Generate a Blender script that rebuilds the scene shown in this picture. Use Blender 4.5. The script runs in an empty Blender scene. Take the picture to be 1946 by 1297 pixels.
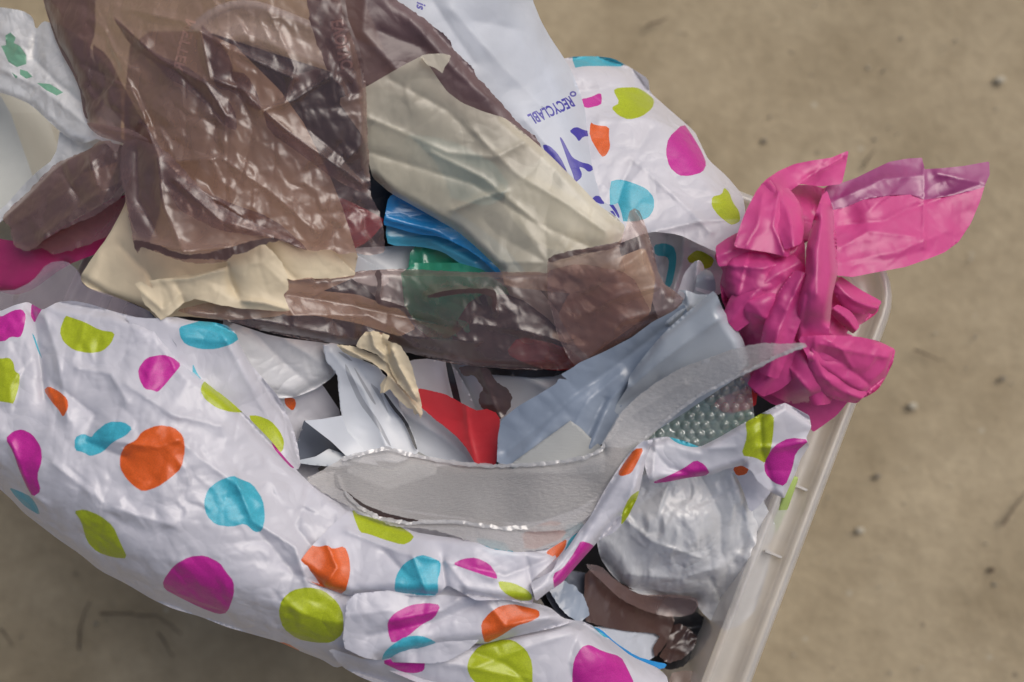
import bpy, math, random
import numpy as np
from mathutils import Vector, Matrix
from mathutils.geometry import delaunay_2d_cdt

scene = bpy.context.scene
COL = scene.collection
rad = math.radians

# ------------------------------------------------------------------ camera
TILT = rad(8.0)
LENS, SENSOR, DIST, ZF = 50.0, 36.0, 0.675, 0.385
CAM = np.array([0.0, -math.sin(TILT) * DIST, ZF + math.cos(TILT) * DIST])
cam_data = bpy.data.cameras.new('camera')
cam = bpy.data.objects.new('camera', cam_data)
COL.objects.link(cam)
cam.location = CAM
cam.rotation_euler = (TILT, 0, 0)
cam_data.lens = LENS
cam_data.sensor_width = SENSOR
cam_data.clip_start = 0.02
cam_data.clip_end = 200
cam_data.dof.use_dof = True
cam_data.dof.focus_distance = 0.675
cam_data.dof.aperture_fstop = 5.6
scene.camera = cam

# ------------------------------------------------------------------ world and sun
SUN_EL, SUN_AZ = rad(56), rad(50)          # light comes over the far right corner of the picture
world = bpy.data.worlds.new("World")
scene.world = world
world.use_nodes = True
wn = world.node_tree.nodes
wl = world.node_tree.links
wn.clear()
sky = wn.new('ShaderNodeTexSky')
sky.sky_type = 'NISHITA'
sky.sun_disc = False
sky.sun_elevation = SUN_EL
sky.sun_rotation = SUN_AZ
sky.air_density = 1.0
sky.dust_density = 5.5
sky.ozone_density = 0.8
bg = wn.new('ShaderNodeBackground')
bg.inputs['Strength'].default_value = 0.068
wo = wn.new('ShaderNodeOutputWorld')
wl.new(sky.outputs[0], bg.inputs[0])
wl.new(bg.outputs[0], wo.inputs[0])

sun_data = bpy.data.lights.new('sun', 'SUN')
sun_data.energy = 1.5
sun_data.angle = rad(52)
sun_data.color = (1.0, 0.975, 0.95)
sun = bpy.data.objects.new('sun', sun_data)
COL.objects.link(sun)
sd = Vector((math.sin(SUN_AZ) * math.cos(SUN_EL), math.cos(SUN_AZ) * math.cos(SUN_EL), math.sin(SUN_EL)))
sun.rotation_euler = sd.to_track_quat('Z', 'Y').to_euler()
sun.location = (1, 1, 3)

scene.view_settings.view_transform = 'Standard'
scene.view_settings.look = 'None'
scene.view_settings.exposure = 0.28
scene.view_settings.gamma = 1.0
scene.cycles.use_denoising = True
scene.cycles.max_bounces = 12
scene.cycles.transparent_max_bounces = 24
scene.cycles.transmission_bounces = 8
scene.cycles.diffuse_bounces = 4
scene.cycles.caustics_reflective = False
scene.cycles.caustics_refractive = False

# ------------------------------------------------------------------ from a point of the photograph to a point of the pile
def W(px, py, z):
    px = np.asarray(px, float); py = np.asarray(py, float); z = np.asarray(z, float)
    k = SENSOR / LENS / 1946.0
    sx = (px - 973.0) * k
    sy = -(py - 648.5) * k
    c, s = math.cos(TILT), math.sin(TILT)
    dx, dy, dz = sx, sy * c + s, sy * s - c
    t = (z - CAM[2]) / dz
    return np.stack([CAM[0] + t * dx, CAM[1] + t * dy, CAM[2] + t * dz], -1)

# ------------------------------------------------------------------ noise
def h2(ix, iy, seed):
    n = (ix.astype(np.int64) * 374761393 + iy.astype(np.int64) * 668265263 + seed * 1274126177) & 0xffffffff
    n = ((n ^ (n >> 13)) * 1274126177) & 0xffffffff
    n = (n ^ (n >> 16)) & 0xffffffff
    return n / 4294967295.0

def vnoise(x, y, seed):
    ix, iy = np.floor(x), np.floor(y)
    fx, fy = x - ix, y - iy
    fx = fx * fx * (3 - 2 * fx); fy = fy * fy * (3 - 2 * fy)
    a = h2(ix, iy, seed); b = h2(ix + 1, iy, seed); c = h2(ix, iy + 1, seed); d = h2(ix + 1, iy + 1, seed)
    return (a * (1 - fx) + b * fx) * (1 - fy) + (c * (1 - fx) + d * fx) * fy

def zig(t, seed):
    r = np.random.RandomState(seed).rand(997)
    i = np.floor(t).astype(int)
    f = t - i
    return r[i % 997] * (1 - f) + r[(i + 1) % 997] * f - .5

def facets(x, y, seed, s):
    """pillow-shaped cells with sharp creases between them, about s wide"""
    gx, gy = x / s, y / s
    gx = gx + .5 * vnoise(gx * 1.3, gy * 1.3, seed + 5); gy = gy + .5 * vnoise(gx * 1.3, gy * 1.3, seed + 6)
    ix, iy = np.floor(gx), np.floor(gy)
    d1 = np.full(gx.shape, 9.); d2 = np.full(gx.shape, 9.); tilt = np.zeros(gx.shape)
    for a in (-1, 0, 1):
        for b in (-1, 0, 1):
            cx, cy = ix + a, iy + b
            ox = cx + h2(cx, cy, seed); oy = cy + h2(cx, cy, seed + 1)
            dx, dy = gx - ox, gy - oy
            d = np.sqrt(dx * dx + dy * dy)
            tl = dx * (h2(cx, cy, seed + 2) - .5) + dy * (h2(cx, cy, seed + 3) - .5)
            near = d < d1
            d2 = np.where(near, d1, np.minimum(d2, d))
            tilt = np.where(near, tl, tilt)
            d1 = np.where(near, d, d1)
    return np.minimum(d2 - d1, .6) * .6 + tilt * .9

def tri_noise(x, y, seed):
    """flat triangular facets meeting in sharp creases: random heights on a jittered triangulated lattice"""
    ix, iy = np.floor(x), np.floor(y)
    out = np.zeros(x.shape); got = np.zeros(x.shape, bool)
    def node(cx, cy):
        return (cx + .5 + .8 * (h2(cx, cy, seed) - .5), cy + .5 + .8 * (h2(cx, cy, seed + 1) - .5), h2(cx, cy, seed + 2) - .5)
    def tri(A, B, C):
        nonlocal out, got
        d = (B[1] - C[1]) * (A[0] - C[0]) + (C[0] - B[0]) * (A[1] - C[1])
        d = np.where(np.abs(d) < 1e-9, 1e-9, d)
        u = ((B[1] - C[1]) * (x - C[0]) + (C[0] - B[0]) * (y - C[1])) / d
        v = ((C[1] - A[1]) * (x - C[0]) + (A[0] - C[0]) * (y - C[1])) / d
        w = 1 - u - v
        k = (u >= -1e-6) & (v >= -1e-6) & (w >= -1e-6) & ~got
        out = np.where(k, u * A[2] + v * B[2] + w * C[2], out); got |= k
    for a in (-1, 0, -2, 1):
        for b in (-1, 0, -2, 1):
            cx, cy = ix + a, iy + b
            P, Q, R, S = node(cx, cy), node(cx + 1, cy), node(cx, cy + 1), node(cx + 1, cy + 1)
            tri(P, Q, S); tri(P, S, R)
    return out

def crumple(x, y, seed, s, aniso=None):
    """creased film: flat facets about s px wide"""
    rs = np.random.RandomState(seed * 7 + 1)
    ang = rs.rand() * math.pi if aniso is None else aniso
    st = 1.0 if aniso is None else 1.9
    c, sn = math.cos(ang), math.sin(ang)
    wx = x + .5 * s * (vnoise(x / s / 1.9, y / s / 1.9, seed) - .5)
    wy = y + .5 * s * (vnoise(x / s / 1.9, y / s / 1.9, seed + 9) - .5)
    u = (wx * c + wy * sn) / s; v = (-wx * sn + wy * c) / (s * st)
    m = np.clip(vnoise(x / s / 2.6, y / s / 2.6, seed + 20) * 2.0 - .35, .12, 1)
    rd = tri_noise(u, v, seed)
    # pinched ridges where facets meet along a few long lines
    z = np.abs(zig((wx * c + wy * sn) / s / 1.3 + 300, seed + 5))
    return m * (1.1 * rd - .35 * np.clip(.12 - z, 0, .12) * 4)

def pdist(x, y, poly):
    p = np.array(poly, float)
    best = np.full(x.shape, 1e9)
    for (ax, ay), (bx, by) in zip(p[:-1], p[1:]):
        vx, vy = bx - ax, by - ay
        L = vx * vx + vy * vy + 1e-9
        t = np.clip(((x - ax) * vx + (y - ay) * vy) / L, 0, 1)
        d = np.hypot(x - ax - t * vx, y - ay - t * vy)
        best = np.minimum(best, d)
    return best

def inside(x, y, loops):
    c = np.zeros(x.shape, bool)
    for lp in loops:
        p = np.asarray(lp, float)
        q = np.roll(p, -1, 0)
        for (ax, ay), (bx, by) in zip(p, q):
            if ay == by: continue
            cond = ((ay > y) != (by > y)) & (x < (bx - ax) * (y - ay) / (by - ay) + ax)
            c ^= cond
    return c

# ------------------------------------------------------------------ the general shape of the heap (height in mm over the ground)
BASE = [(-100, -100, 330), (973, -150, 425), (-80, 400, 350), (-80, 700, 385), (-80, 1000, 384), (300, 1200, 382), (640, 1290, 380),
        (1100, 1350, 372), (1400, 1350, 348), (1500, 1100, 352), (1600, 850, 360), (1750, 500, 362), (1450, 250, 362), (1250, 60, 366),
        (400, 50, 425), (420, 300, 415), (800, 200, 420), (1050, 300, 405), (1250, 300, 392), (1500, 450, 400), (1550, 650, 396),
        (300, 850, 405), (120, 700, 395), (450, 1000, 400), (700, 1130, 392), (950, 1180, 385), (1150, 1250, 378),
        (700, 750, 365), (850, 850, 358), (900, 600, 395), (1150, 600, 395), (1250, 750, 375), (800, 480, 385), (600, 850, 368),
        (900, 960, 378), (1100, 960, 378), (1300, 870, 372), (1300, 1010, 366), (1250, 1160, 335), (300, 550, 400), (550, 560, 398), (1450, 850, 376)]
def tps_fit(pts):
    P = np.array(pts, float); n = len(P)
    d = np.hypot(P[:, None, 0] - P[None, :, 0], P[:, None, 1] - P[None, :, 1]) / 1000
    K = np.where(d > 0, d * d * np.log(d + 1e-12), 0) + np.eye(n) * .002
    A = np.zeros((n + 3, n + 3)); A[:n, :n] = K
    Q = np.c_[np.ones(n), P[:, :2] / 1000]; A[:n, n:] = Q; A[n:, :n] = Q.T
    w = np.linalg.solve(A, np.r_[P[:, 2], 0, 0, 0])
    return P, w
_bp = tps_fit(BASE)
def base(x, y):
    P, w = _bp
    out = w[-3] + w[-2] * x / 1000 + w[-1] * y / 1000
    for (a, b, _), k in zip(P, w[:-3]):
        d = np.hypot(x - a, y - b) / 1000
        out = out + k * d * d * np.log(d + 1e-9)
    return out

# ------------------------------------------------------------------ materials
MATS = {}
def lin(c):
    return tuple((v / 255 / 12.92) if v / 255 <= .04045 else ((v / 255 + .055) / 1.055) ** 2.4 for v in c)

def film(name, col, opacity=1.0, trans=.35, rough=.3, spec=1.0, bump=.25, bscale=260., tint=None, fleck=0.0, var=.12, stretch=(1, 1, 1), rot=0.0):
    """thin plastic film: coloured diffuse and translucent layer, partly see-through, under a glossy skin with fine creases"""
    m = bpy.data.materials.new(name); MATS[name] = m
    m.use_nodes = True
    n, l = m.node_tree.nodes, m.node_tree.links
    n.clear()
    out = n.new('ShaderNodeOutputMaterial')
    tc = n.new('ShaderNodeTexCoord')
    mp = n.new('ShaderNodeMapping'); mp.inputs['Scale'].default_value = stretch; mp.inputs['Rotation'].default_value = (0, 0, rot)
    l.new(tc.outputs['Object'], mp.inputs[0])
    # fine creases: a net of thin ridges of two sizes, bent by a slow warp
    nw = n.new('ShaderNodeTexNoise'); nw.inputs['Scale'].default_value = bscale * .12; nw.inputs['Detail'].default_value = 2
    l.new(mp.outputs[0], nw.inputs['Vector'])
    add = n.new('ShaderNodeMixRGB'); add.blend_type = 'LINEAR_LIGHT'; add.inputs[0].default_value = 2.0 / bscale
    l.new(mp.outputs[0], add.inputs[1]); l.new(nw.outputs['Color'], add.inputs[2])
    v1 = n.new('ShaderNodeTexVoronoi'); v1.feature = 'DISTANCE_TO_EDGE'; v1.inputs['Scale'].default_value = bscale * .38
    l.new(add.outputs[0], v1.inputs['Vector'])
    def ridge(scale, w):
        q = n.new('ShaderNodeTexNoise'); q.inputs['Scale'].default_value = scale; q.inputs['Detail'].default_value = .6
        l.new(add.outputs[0], q.inputs['Vector'])
        sub = n.new('ShaderNodeMath'); sub.operation = 'SUBTRACT'; sub.inputs[1].default_value = .5; l.new(q.outputs[0], sub.inputs[0])
        ab = n.new('ShaderNodeMath'); ab.operation = 'ABSOLUTE'; l.new(sub.outputs[0], ab.inputs[0])
        mu = n.new('ShaderNodeMath'); mu.operation = 'MULTIPLY'; mu.inputs[1].default_value = w; l.new(ab.outputs[0], mu.inputs[0])
        return mu
    ra = ridge(bscale * .4, 4.5); rb = ridge(bscale * 1.1, 1.1)
    ad = n.new('ShaderNodeMath'); ad.operation = 'ADD'; l.new(ra.outputs[0], ad.inputs[0]); l.new(rb.outputs[0], ad.inputs[1])
    mn = n.new('ShaderNodeMath'); mn.operation = 'MINIMUM'; mn.inputs[1].default_value = .22; l.new(v1.outputs['Distance'], mn.inputs[0])
    s1 = n.new('ShaderNodeMath'); s1.operation = 'MULTIPLY_ADD'; s1.inputs[1].default_value = 2.2
    l.new(mn.outputs[0], s1.inputs[0]); l.new(ad.outputs[0], s1.inputs[2])
    # creasing comes in patches
    pm = n.new('ShaderNodeTexNoise'); pm.inputs['Scale'].default_value = 28
    l.new(tc.outputs['Object'], pm.inputs['Vector'])
    pr = n.new('ShaderNodeMapRange'); pr.inputs[1].default_value = .38; pr.inputs[2].default_value = .66; pr.inputs[3].default_value = .45
    l.new(pm.outputs[0], pr.inputs[0])
    bp = n.new('ShaderNodeBump'); bp.inputs['Distance'].default_value = .2 / bscale
    ms = n.new('ShaderNodeMath'); ms.operation = 'MULTIPLY'; ms.inputs[1].default_value = bump
    l.new(pr.outputs[0], ms.inputs[0]); l.new(ms.outputs[0], bp.inputs['Strength'])
    l.new(s1.outputs[0], bp.inputs['Height'])
    # colour with a little cloudiness
    cn = n.new('ShaderNodeTexNoise'); cn.inputs['Scale'].default_value = 40; cn.inputs['Detail'].default_value = 5
    l.new(tc.outputs['Object'], cn.inputs['Vector'])
    cr = n.new('ShaderNodeMapRange'); cr.inputs[1].default_value = .3; cr.inputs[2].default_value = .7
    cr.inputs[3].default_value = 1 - var; cr.inputs[4].default_value = 1 + var * .5
    l.new(cn.outputs[0], cr.inputs[0])
    hsv = n.new('ShaderNodeHueSaturation'); hsv.inputs['Color'].default_value = (*col, 1)
    val = cr.outputs[0]
    if fleck:
        fn = n.new('ShaderNodeTexNoise'); fn.inputs['Scale'].default_value = 2600; fn.inputs['Detail'].default_value = 1
        l.new(tc.outputs['Object'], fn.inputs['Vector'])
        fr = n.new('ShaderNodeMapRange'); fr.inputs[1].default_value = .3; fr.inputs[2].default_value = .7
        fr.inputs[3].default_value = 1 - fleck; fr.inputs[4].default_value = 1 + fleck
        l.new(fn.outputs[0], fr.inputs[0])
        mm = n.new('ShaderNodeMath'); mm.operation = 'MULTIPLY'
        l.new(cr.outputs[0], mm.inputs[0]); l.new(fr.outputs[0], mm.inputs[1]); val = mm.outputs[0]
    l.new(val, hsv.inputs['Value'])
    df = n.new('ShaderNodeBsdfDiffuse'); tl = n.new('ShaderNodeBsdfTranslucent')
    for b in (df, tl):
        l.new(hsv.outputs[0], b.inputs['Color']); l.new(bp.outputs[0], b.inputs['Normal'])
    mx = n.new('ShaderNodeMixShader'); mx.inputs[0].default_value = trans * .5
    l.new(df.outputs[0], mx.inputs[1]); l.new(tl.outputs[0], mx.inputs[2])
    cur = mx.outputs[0]
    if opacity < 1:
        tr = n.new('ShaderNodeBsdfTransparent'); tr.inputs[0].default_value = (*(tint or (1, 1, 1)), 1)
        mo = n.new('ShaderNodeMixShader')
        # film seen edge-on looks denser
        lw = n.new('ShaderNodeLayerWeight'); lw.inputs['Blend'].default_value = .5
        l.new(bp.outputs[0], lw.inputs['Normal'])
        ma = n.new('ShaderNodeMapRange'); ma.inputs[1].default_value = 0; ma.inputs[2].default_value = .85
        ma.inputs[3].default_value = opacity; ma.inputs[4].default_value = min(1, opacity + .3)
        l.new(lw.outputs['Facing'], ma.inputs[0])
        l.new(ma.outputs[0], mo.inputs[0]); l.new(tr.outputs[0], mo.inputs[1]); l.new(cur, mo.inputs[2])
        cur = mo.outputs[0]
    gl = n.new('ShaderNodeBsdfGlossy'); gl.inputs['Roughness'].default_value = rough
    gl.inputs['Color'].default_value = (1, 1, 1, 1)
    l.new(bp.outputs[0], gl.inputs['Normal'])
    lf = n.new('ShaderNodeLayerWeight'); lf.inputs['Blend'].default_value = .5
    l.new(bp.outputs[0], lf.inputs['Normal'])
    pw = n.new('ShaderNodeMath'); pw.operation = 'POWER'; pw.inputs[1].default_value = 3.5
    l.new(lf.outputs['Facing'], pw.inputs[0])
    ff = n.new('ShaderNodeMath'); ff.operation = 'MULTIPLY_ADD'; ff.inputs[1].default_value = .7 * min(1, spec); ff.inputs[2].default_value = .05 * spec
    l.new(pw.outputs[0], ff.inputs[0])
    mg = n.new('ShaderNodeMixShader')
    l.new(ff.outputs[0], mg.inputs[0]); l.new(cur, mg.inputs[1]); l.new(gl.outputs[0], mg.inputs[2])
    l.new(mg.outputs[0], out.inputs['Surface'])
    return m

# white spotted bag and its printed spots
PB = dict(opacity=.90, var=.05, trans=.45, rough=.38, spec=1.0, bump=.45, bscale=130)
film('white_film', (.70, .695, .765), **PB)
SP = dict(opacity=1.0, trans=.25, rough=.4, spec=.9, bump=.42, bscale=130, fleck=.18)
film('lime_print', (.42, .50, .012), **SP)
film('magenta_print', (.52, .018, .29), **SP)
film('cyan_print', (.055, .42, .55), **SP)
film('orange_print', (.72, .115, .012), **SP)
film('blue_print', (.045, .035, .33), **SP)
film('green_print', (.20, .50, .34), opacity=.8, trans=.3, rough=.3, spec=1, bump=.4, bscale=200)
film('printed_white', (.58, .62, .70), opacity=.95, trans=.4, rough=.4, spec=.8, bump=.18, bscale=90)
film('brown_film', (.205, .106, .092), opacity=.33, tint=(.93, .765, .70), trans=.45, rough=.42, spec=1.9, bump=.38, bscale=150, var=.2)
film('brown_double', (.115, .055, .045), opacity=.60, tint=(.88, .66, .58), trans=.4, rough=.42, spec=1.9, bump=.38, bscale=150, var=.2)
film('brown_print', (.42, .24, .21), opacity=.5, tint=(.9, .7, .6), trans=.4, rough=.3, spec=1.5, bump=.6, bscale=260)
film('plum_film', (.115, .062, .066), opacity=.80, tint=(.6, .45, .45), trans=.2, rough=.42, spec=1.1, bump=.4, bscale=170, var=.2)
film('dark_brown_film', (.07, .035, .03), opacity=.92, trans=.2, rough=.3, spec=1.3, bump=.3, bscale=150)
film('beige_film', (.68, .63, .50), opacity=.60, tint=(.9, .85, .7), trans=.35, rough=.4, spec=1.0, bump=.35, bscale=120, var=.15)
film('cream_film', (.74, .635, .45), opacity=.95, trans=.35, rough=.5, spec=.6, bump=.2, bscale=110)
film('pink_film', (.66, .06, .275), opacity=.86, tint=(.9, .15, .4), trans=.35, rough=.42, spec=1.0, bump=.25, bscale=110, var=.12)
film('purple_film', (.34, .05, .20), opacity=.93, tint=(.6, .15, .4), trans=.3, rough=.33, spec=1.3, bump=.25, bscale=90)
film('magenta_film', (.36, .014, .12), opacity=.9, trans=.3, rough=.3, spec=1, bump=.25, bscale=90)
film('red_film', (.66, .03, .04), opacity=.96, trans=.3, rough=.45, spec=.7, bump=.15, bscale=120)
film('dark_red_film', (.30, .008, .012), opacity=.96, trans=.2, rough=.25, spec=1.5, bump=.5, bscale=150)
film('blue_film', (.015, .27, .66), opacity=.93, tint=(.2, .5, .9), trans=.3, rough=.25, spec=1.3, bump=.3, bscale=90, stretch=(1, 3, 1), rot=.45)
film('sky_film', (.09, .48, .72), opacity=.85, tint=(.4, .7, .9), trans=.3, rough=.25, spec=1.3, bump=.3, bscale=90, stretch=(1, 3, 1), rot=.45)
film('green_film', (.03, .33, .20), opacity=.85, tint=(.4, .9, .6), trans=.3, rough=.25, spec=1.6, bump=.5, bscale=140)
film('grey_inside', (.255, .305, .385), opacity=1, trans=.12, rough=.3, spec=1.2, bump=.3, bscale=80)  # darker, bluer grey than grey_film
film('grey_film', (.385, .425, .475), opacity=1, trans=.12, rough=.28, spec=1.3, bump=.10, bscale=60)
film('streak_print', (.36, .38, .42), opacity=1, trans=.1, rough=.35, spec=1, bump=.08, bscale=60)
film('mailer_white', (.60, .635, .69), opacity=1, trans=.12, rough=.35, spec=1.0, bump=.08, bscale=60)
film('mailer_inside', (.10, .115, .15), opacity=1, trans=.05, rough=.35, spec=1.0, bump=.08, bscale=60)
film('milky_film', (.66, .66, .67), opacity=.95, trans=.4, rough=.3, spec=1.0, bump=.04, bscale=40)
film('card', (.34, .35, .345), opacity=1, trans=0, rough=.55, spec=.6, bump=.1, bscale=300, stretch=(1, 6, 1), rot=.7)
film('foam', (.54, .525, .52), opacity=.60, tint=(.96, .95, .95), trans=.4, rough=.6, spec=.6, bump=.9, bscale=1100, var=.05, fleck=.10, stretch=(.5, 1.6, 1))
film('foam_edge', (.66, .65, .65), opacity=.6, tint=(.97, .97, .97), trans=.4, rough=.24, spec=2.2, bump=1.0, bscale=420, var=.2)
film('bubble', (.55, .60, .60), opacity=.42, tint=(.93, .95, .95), trans=.3, rough=.14, spec=2.6, bump=.6, bscale=200)
film('clear_white', (.86, .87, .89), opacity=.80, trans=.4, rough=.34, spec=1.3, bump=.6, bscale=170)
film('clear_film', (.42, .34, .38), opacity=.38, trans=.3, rough=.2, spec=2.4, bump=.6, bscale=150)
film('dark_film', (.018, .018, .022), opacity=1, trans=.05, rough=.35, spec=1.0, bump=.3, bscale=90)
film('box_plastic', (.74, .72, .70), opacity=.42, tint=(.93, .91, .88), trans=.4, rough=.3, spec=1.2, bump=.06, bscale=60)
film('post_plastic', (.62, .63, .58), opacity=1, trans=.05, rough=.45, spec=.8, bump=.05, bscale=60)
film('stick_green', (.46, .60, .17), opacity=1, trans=.2, rough=.4, spec=.8, bump=.05, bscale=60)

# ------------------------------------------------------------------ object helpers
def tag(o, label=None, cat=None, group=None, kind=None):
    if label: o['label'] = label
    if cat: o['category'] = cat
    if group: o['group'] = group
    if kind: o['kind'] = kind
    return o

def empty(name, loc, label, cat, group=None):
    o = bpy.data.objects.new(name, None)
    o.empty_display_size = .03
    o.location = loc
    COL.objects.link(o)
    return tag(o, label, cat, group)

def thing(name, px, py, z, label, cat, group=None):
    return empty(name, tuple(W(px, py, z / 1000.)), label, cat, group)

def link_mesh(name, verts, faces, mats, parent=None, fm=None, smooth=True):
    """one mesh object whose origin is its parent's, or its own centre"""
    verts = np.asarray(verts, float)
    me = bpy.data.meshes.new(name)
    org = np.array(parent.location) if parent else verts.mean(0)
    me.from_pydata((verts - org).tolist(), [], faces)
    for m in mats: me.materials.append(MATS[m] if isinstance(m, str) else m)
    if fm is not None: me.polygons.foreach_set('material_index', np.asarray(fm, dtype=np.int32))
    if smooth: me.polygons.foreach_set('use_smooth', np.ones(len(me.polygons), bool))
    me.update()
    o = bpy.data.objects.new(name, me)
    COL.objects.link(o)
    if parent: o.parent = parent
    else: o.location = org
    return o

def chaikin(p, k=.2):
    p = np.asarray(p, float); q = np.roll(p, -1, 0)
    a = p * (1 - k) + q * k; b = p * k + q * (1 - k)
    return np.stack([a, b], 1).reshape(-1, 2)

def densify(p, sp, closed=True):
    p = np.asarray(p, float)
    q = np.roll(p, -1, 0) if closed else p[1:]
    out = []
    for a, b in zip(p, q):
        n = max(1, int(np.ceil(np.hypot(*(b - a)) / sp)))
        for i in range(n): out.append(a + (b - a) * i / n)
    if not closed: out.append(p[-1])
    return np.array(out)

def smooth_loop(p, sp, round_=.2, it=1):
    p = np.asarray(p, float)
    for _ in range(it): p = chaikin(p, round_)
    return densify(p, sp)

SEED = [100]
AMP = .85
def heights(x, y, z, crm, ctrl, creases, rolls, pleats, seed, bumps=None, absolute=False):
    """height in mm of a sheet at photograph points"""
    Z = (np.zeros(x.shape) if absolute else base(x, y)) + z
    if ctrl:
        num = np.zeros(x.shape); den = np.full(x.shape, 1e-9)
        for cx, cy, dz in ctrl:
            w = 1 / (((x - cx) ** 2 + (y - cy) ** 2) / 1e4 + .25) ** 1.6
            num += w * dz; den += w
        Z = Z + num / den
    for poly, amp, wid in creases:
        d = pdist(x, y, poly)
        wob = .75 + .5 * vnoise(x / 30, y / 30, seed + 3)
        Z = Z + .5 * amp * np.exp(-np.sqrt((d / wid) ** 2 + .004)) * wob
    for poly, wid, dep in rolls:
        d = pdist(x, y, poly)
        t = 1 - np.clip(d / wid, 0, 1)
        Z = Z - .8 * dep * t ** 2.2
    for cx, cy, n_, amp, r0, r1 in pleats:
        a = np.arctan2(y - cy, x - cx); r = np.hypot(x - cx, y - cy)
        ph = a / (2 * math.pi) * n_ + .5 * vnoise(x / 60, y / 60, seed + 8)
        tri = 2 * zig(ph + 100, seed + 4)
        Z = Z + amp * tri * np.clip(r / r0, 0, 1) * np.clip(1 - (r - r0) / (r1 - r0), 0, 1)
    if crm:
        amp, s = crm[0], crm[1]
        an = crm[2] if len(crm) > 2 else None
        Z = Z + amp * AMP * (.6 * crumple(x, y, seed, s * 1.25, an) + .40 * crumple(x, y, seed + 500, s * .55, an) + .11 * crumple(x, y, seed + 900, s * .28, None))
    if bumps is not None: Z = Z + bumps(x, y)
    return Z

def sheet(name, out, mat, z, parent=None, sp=7, crm=(2.0, 60), ctrl=(), creases=(), rolls=(), pleats=(), prints=(),
          rnd=.2, it=1, jag=0.0, thick=0, bumps=None, seed=None, absolute=False):
    """a piece of film or card: outline traced on the photograph, height field in mm, prints cut in as faces of their own colour"""
    if seed is None:
        SEED[0] += 13; seed = SEED[0]
    rs = np.random.RandomState(seed)
    loop = smooth_loop(out, sp, rnd, it)
    if jag:
        j = (vnoise(loop[:, 0] / 9, loop[:, 1] / 9, seed) - .5) + (vnoise(loop[:, 0] / 3.5, loop[:, 1] / 3.5, seed + 1) - .5)
        t = np.roll(loop, -1, 0) - np.roll(loop, 1, 0)
        nrm = np.c_[-t[:, 1], t[:, 0]] / (np.hypot(t[:, 0], t[:, 1])[:, None] + 1e-6)
        loop = loop + nrm * (j * jag)[:, None]
    x0, y0 = loop.min(0); x1, y1 = loop.max(0)
    gx, gy = np.meshgrid(np.arange(x0, x1, sp), np.arange(y0, y1, sp * .866))
    gx = gx + (np.arange(gx.shape[0]) % 2)[:, None] * sp * .5
    gx = gx.ravel() + (rs.rand(gx.size) - .5) * sp * .25; gy = gy.ravel() + (rs.rand(gy.size) - .5) * sp * .25
    k = inside(gx, gy, [loop])
    gx, gy = gx[k], gy[k]
    # keep the grid off the outline
    if len(gx):
        ok = np.ones(len(gx), bool)
        cell = {}
        for i, (a, b) in enumerate(loop): cell.setdefault((int(a // sp), int(b // sp)), []).append((a, b))
        for i in range(len(gx)):
            ci, cj = int(gx[i] // sp), int(gy[i] // sp)
            for u in (-1, 0, 1):
                for v in (-1, 0, 1):
                    for (a, b) in cell.get((ci + u, cj + v), ()):
                        if (a - gx[i]) ** 2 + (b - gy[i]) ** 2 < (.45 * sp) ** 2: ok[i] = False
        gx, gy = gx[ok], gy[ok]
    pts = [tuple(p) for p in loop]
    edges = [(i, (i + 1) % len(pts)) for i in range(len(pts))]
    ploops = []
    for pm, lps in prints:
        dl = []
        for lp in lps:
            q = smooth_loop(lp, sp * .6, .2, 1) if pm[0] != '!' else np.asarray(lp, float)
            dl.append(q)
            s = len(pts)
            pts += [tuple(p) for p in q]
            edges += [(s + i, s + (i + 1) % len(q)) for i in range(len(q))]
        ploops.append((pm.lstrip('!'), dl))
    pts += list(zip(gx, gy))
    vo, eo, fo, *_ = delaunay_2d_cdt([Vector(p) for p in pts], edges, [], 0, 1e-4, False)
    V = np.array([(v.x, v.y) for v in vo]); F = np.array(fo)
    c = V[F].mean(1)
    k = inside(c[:, 0], c[:, 1], [loop])
    F, c = F[k], c[k]
    mats = [mat]; fm = np.zeros(len(F), int)
    for pm, dl in ploops:
        if pm not in mats: mats.append(pm)
        fm[inside(c[:, 0], c[:, 1], dl)] = mats.index(pm)
    used = np.unique(F)
    remap = -np.ones(len(V), int); remap[used] = np.arange(len(used))
    V = V[used]; F = remap[F]
    Z = heights(V[:, 0], V[:, 1], z, crm, ctrl, creases, rolls, pleats, seed, bumps, absolute)
    P = W(V[:, 0], V[:, 1], Z / 1000.)
    # faces turned up
    a, b, d = P[F[:, 0]], P[F[:, 1]], P[F[:, 2]]
    nz = np.cross(b - a, d - a)[:, 2]
    F = np.where((nz < 0)[:, None], F[:, ::-1], F)
    o = link_mesh(name, P, F.tolist(), mats, parent, fm)
    if thick:
        md = o.modifiers.new('thickness', 'SOLIDIFY'); md.thickness = thick / 1000.; md.offset = -1
    return o

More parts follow.
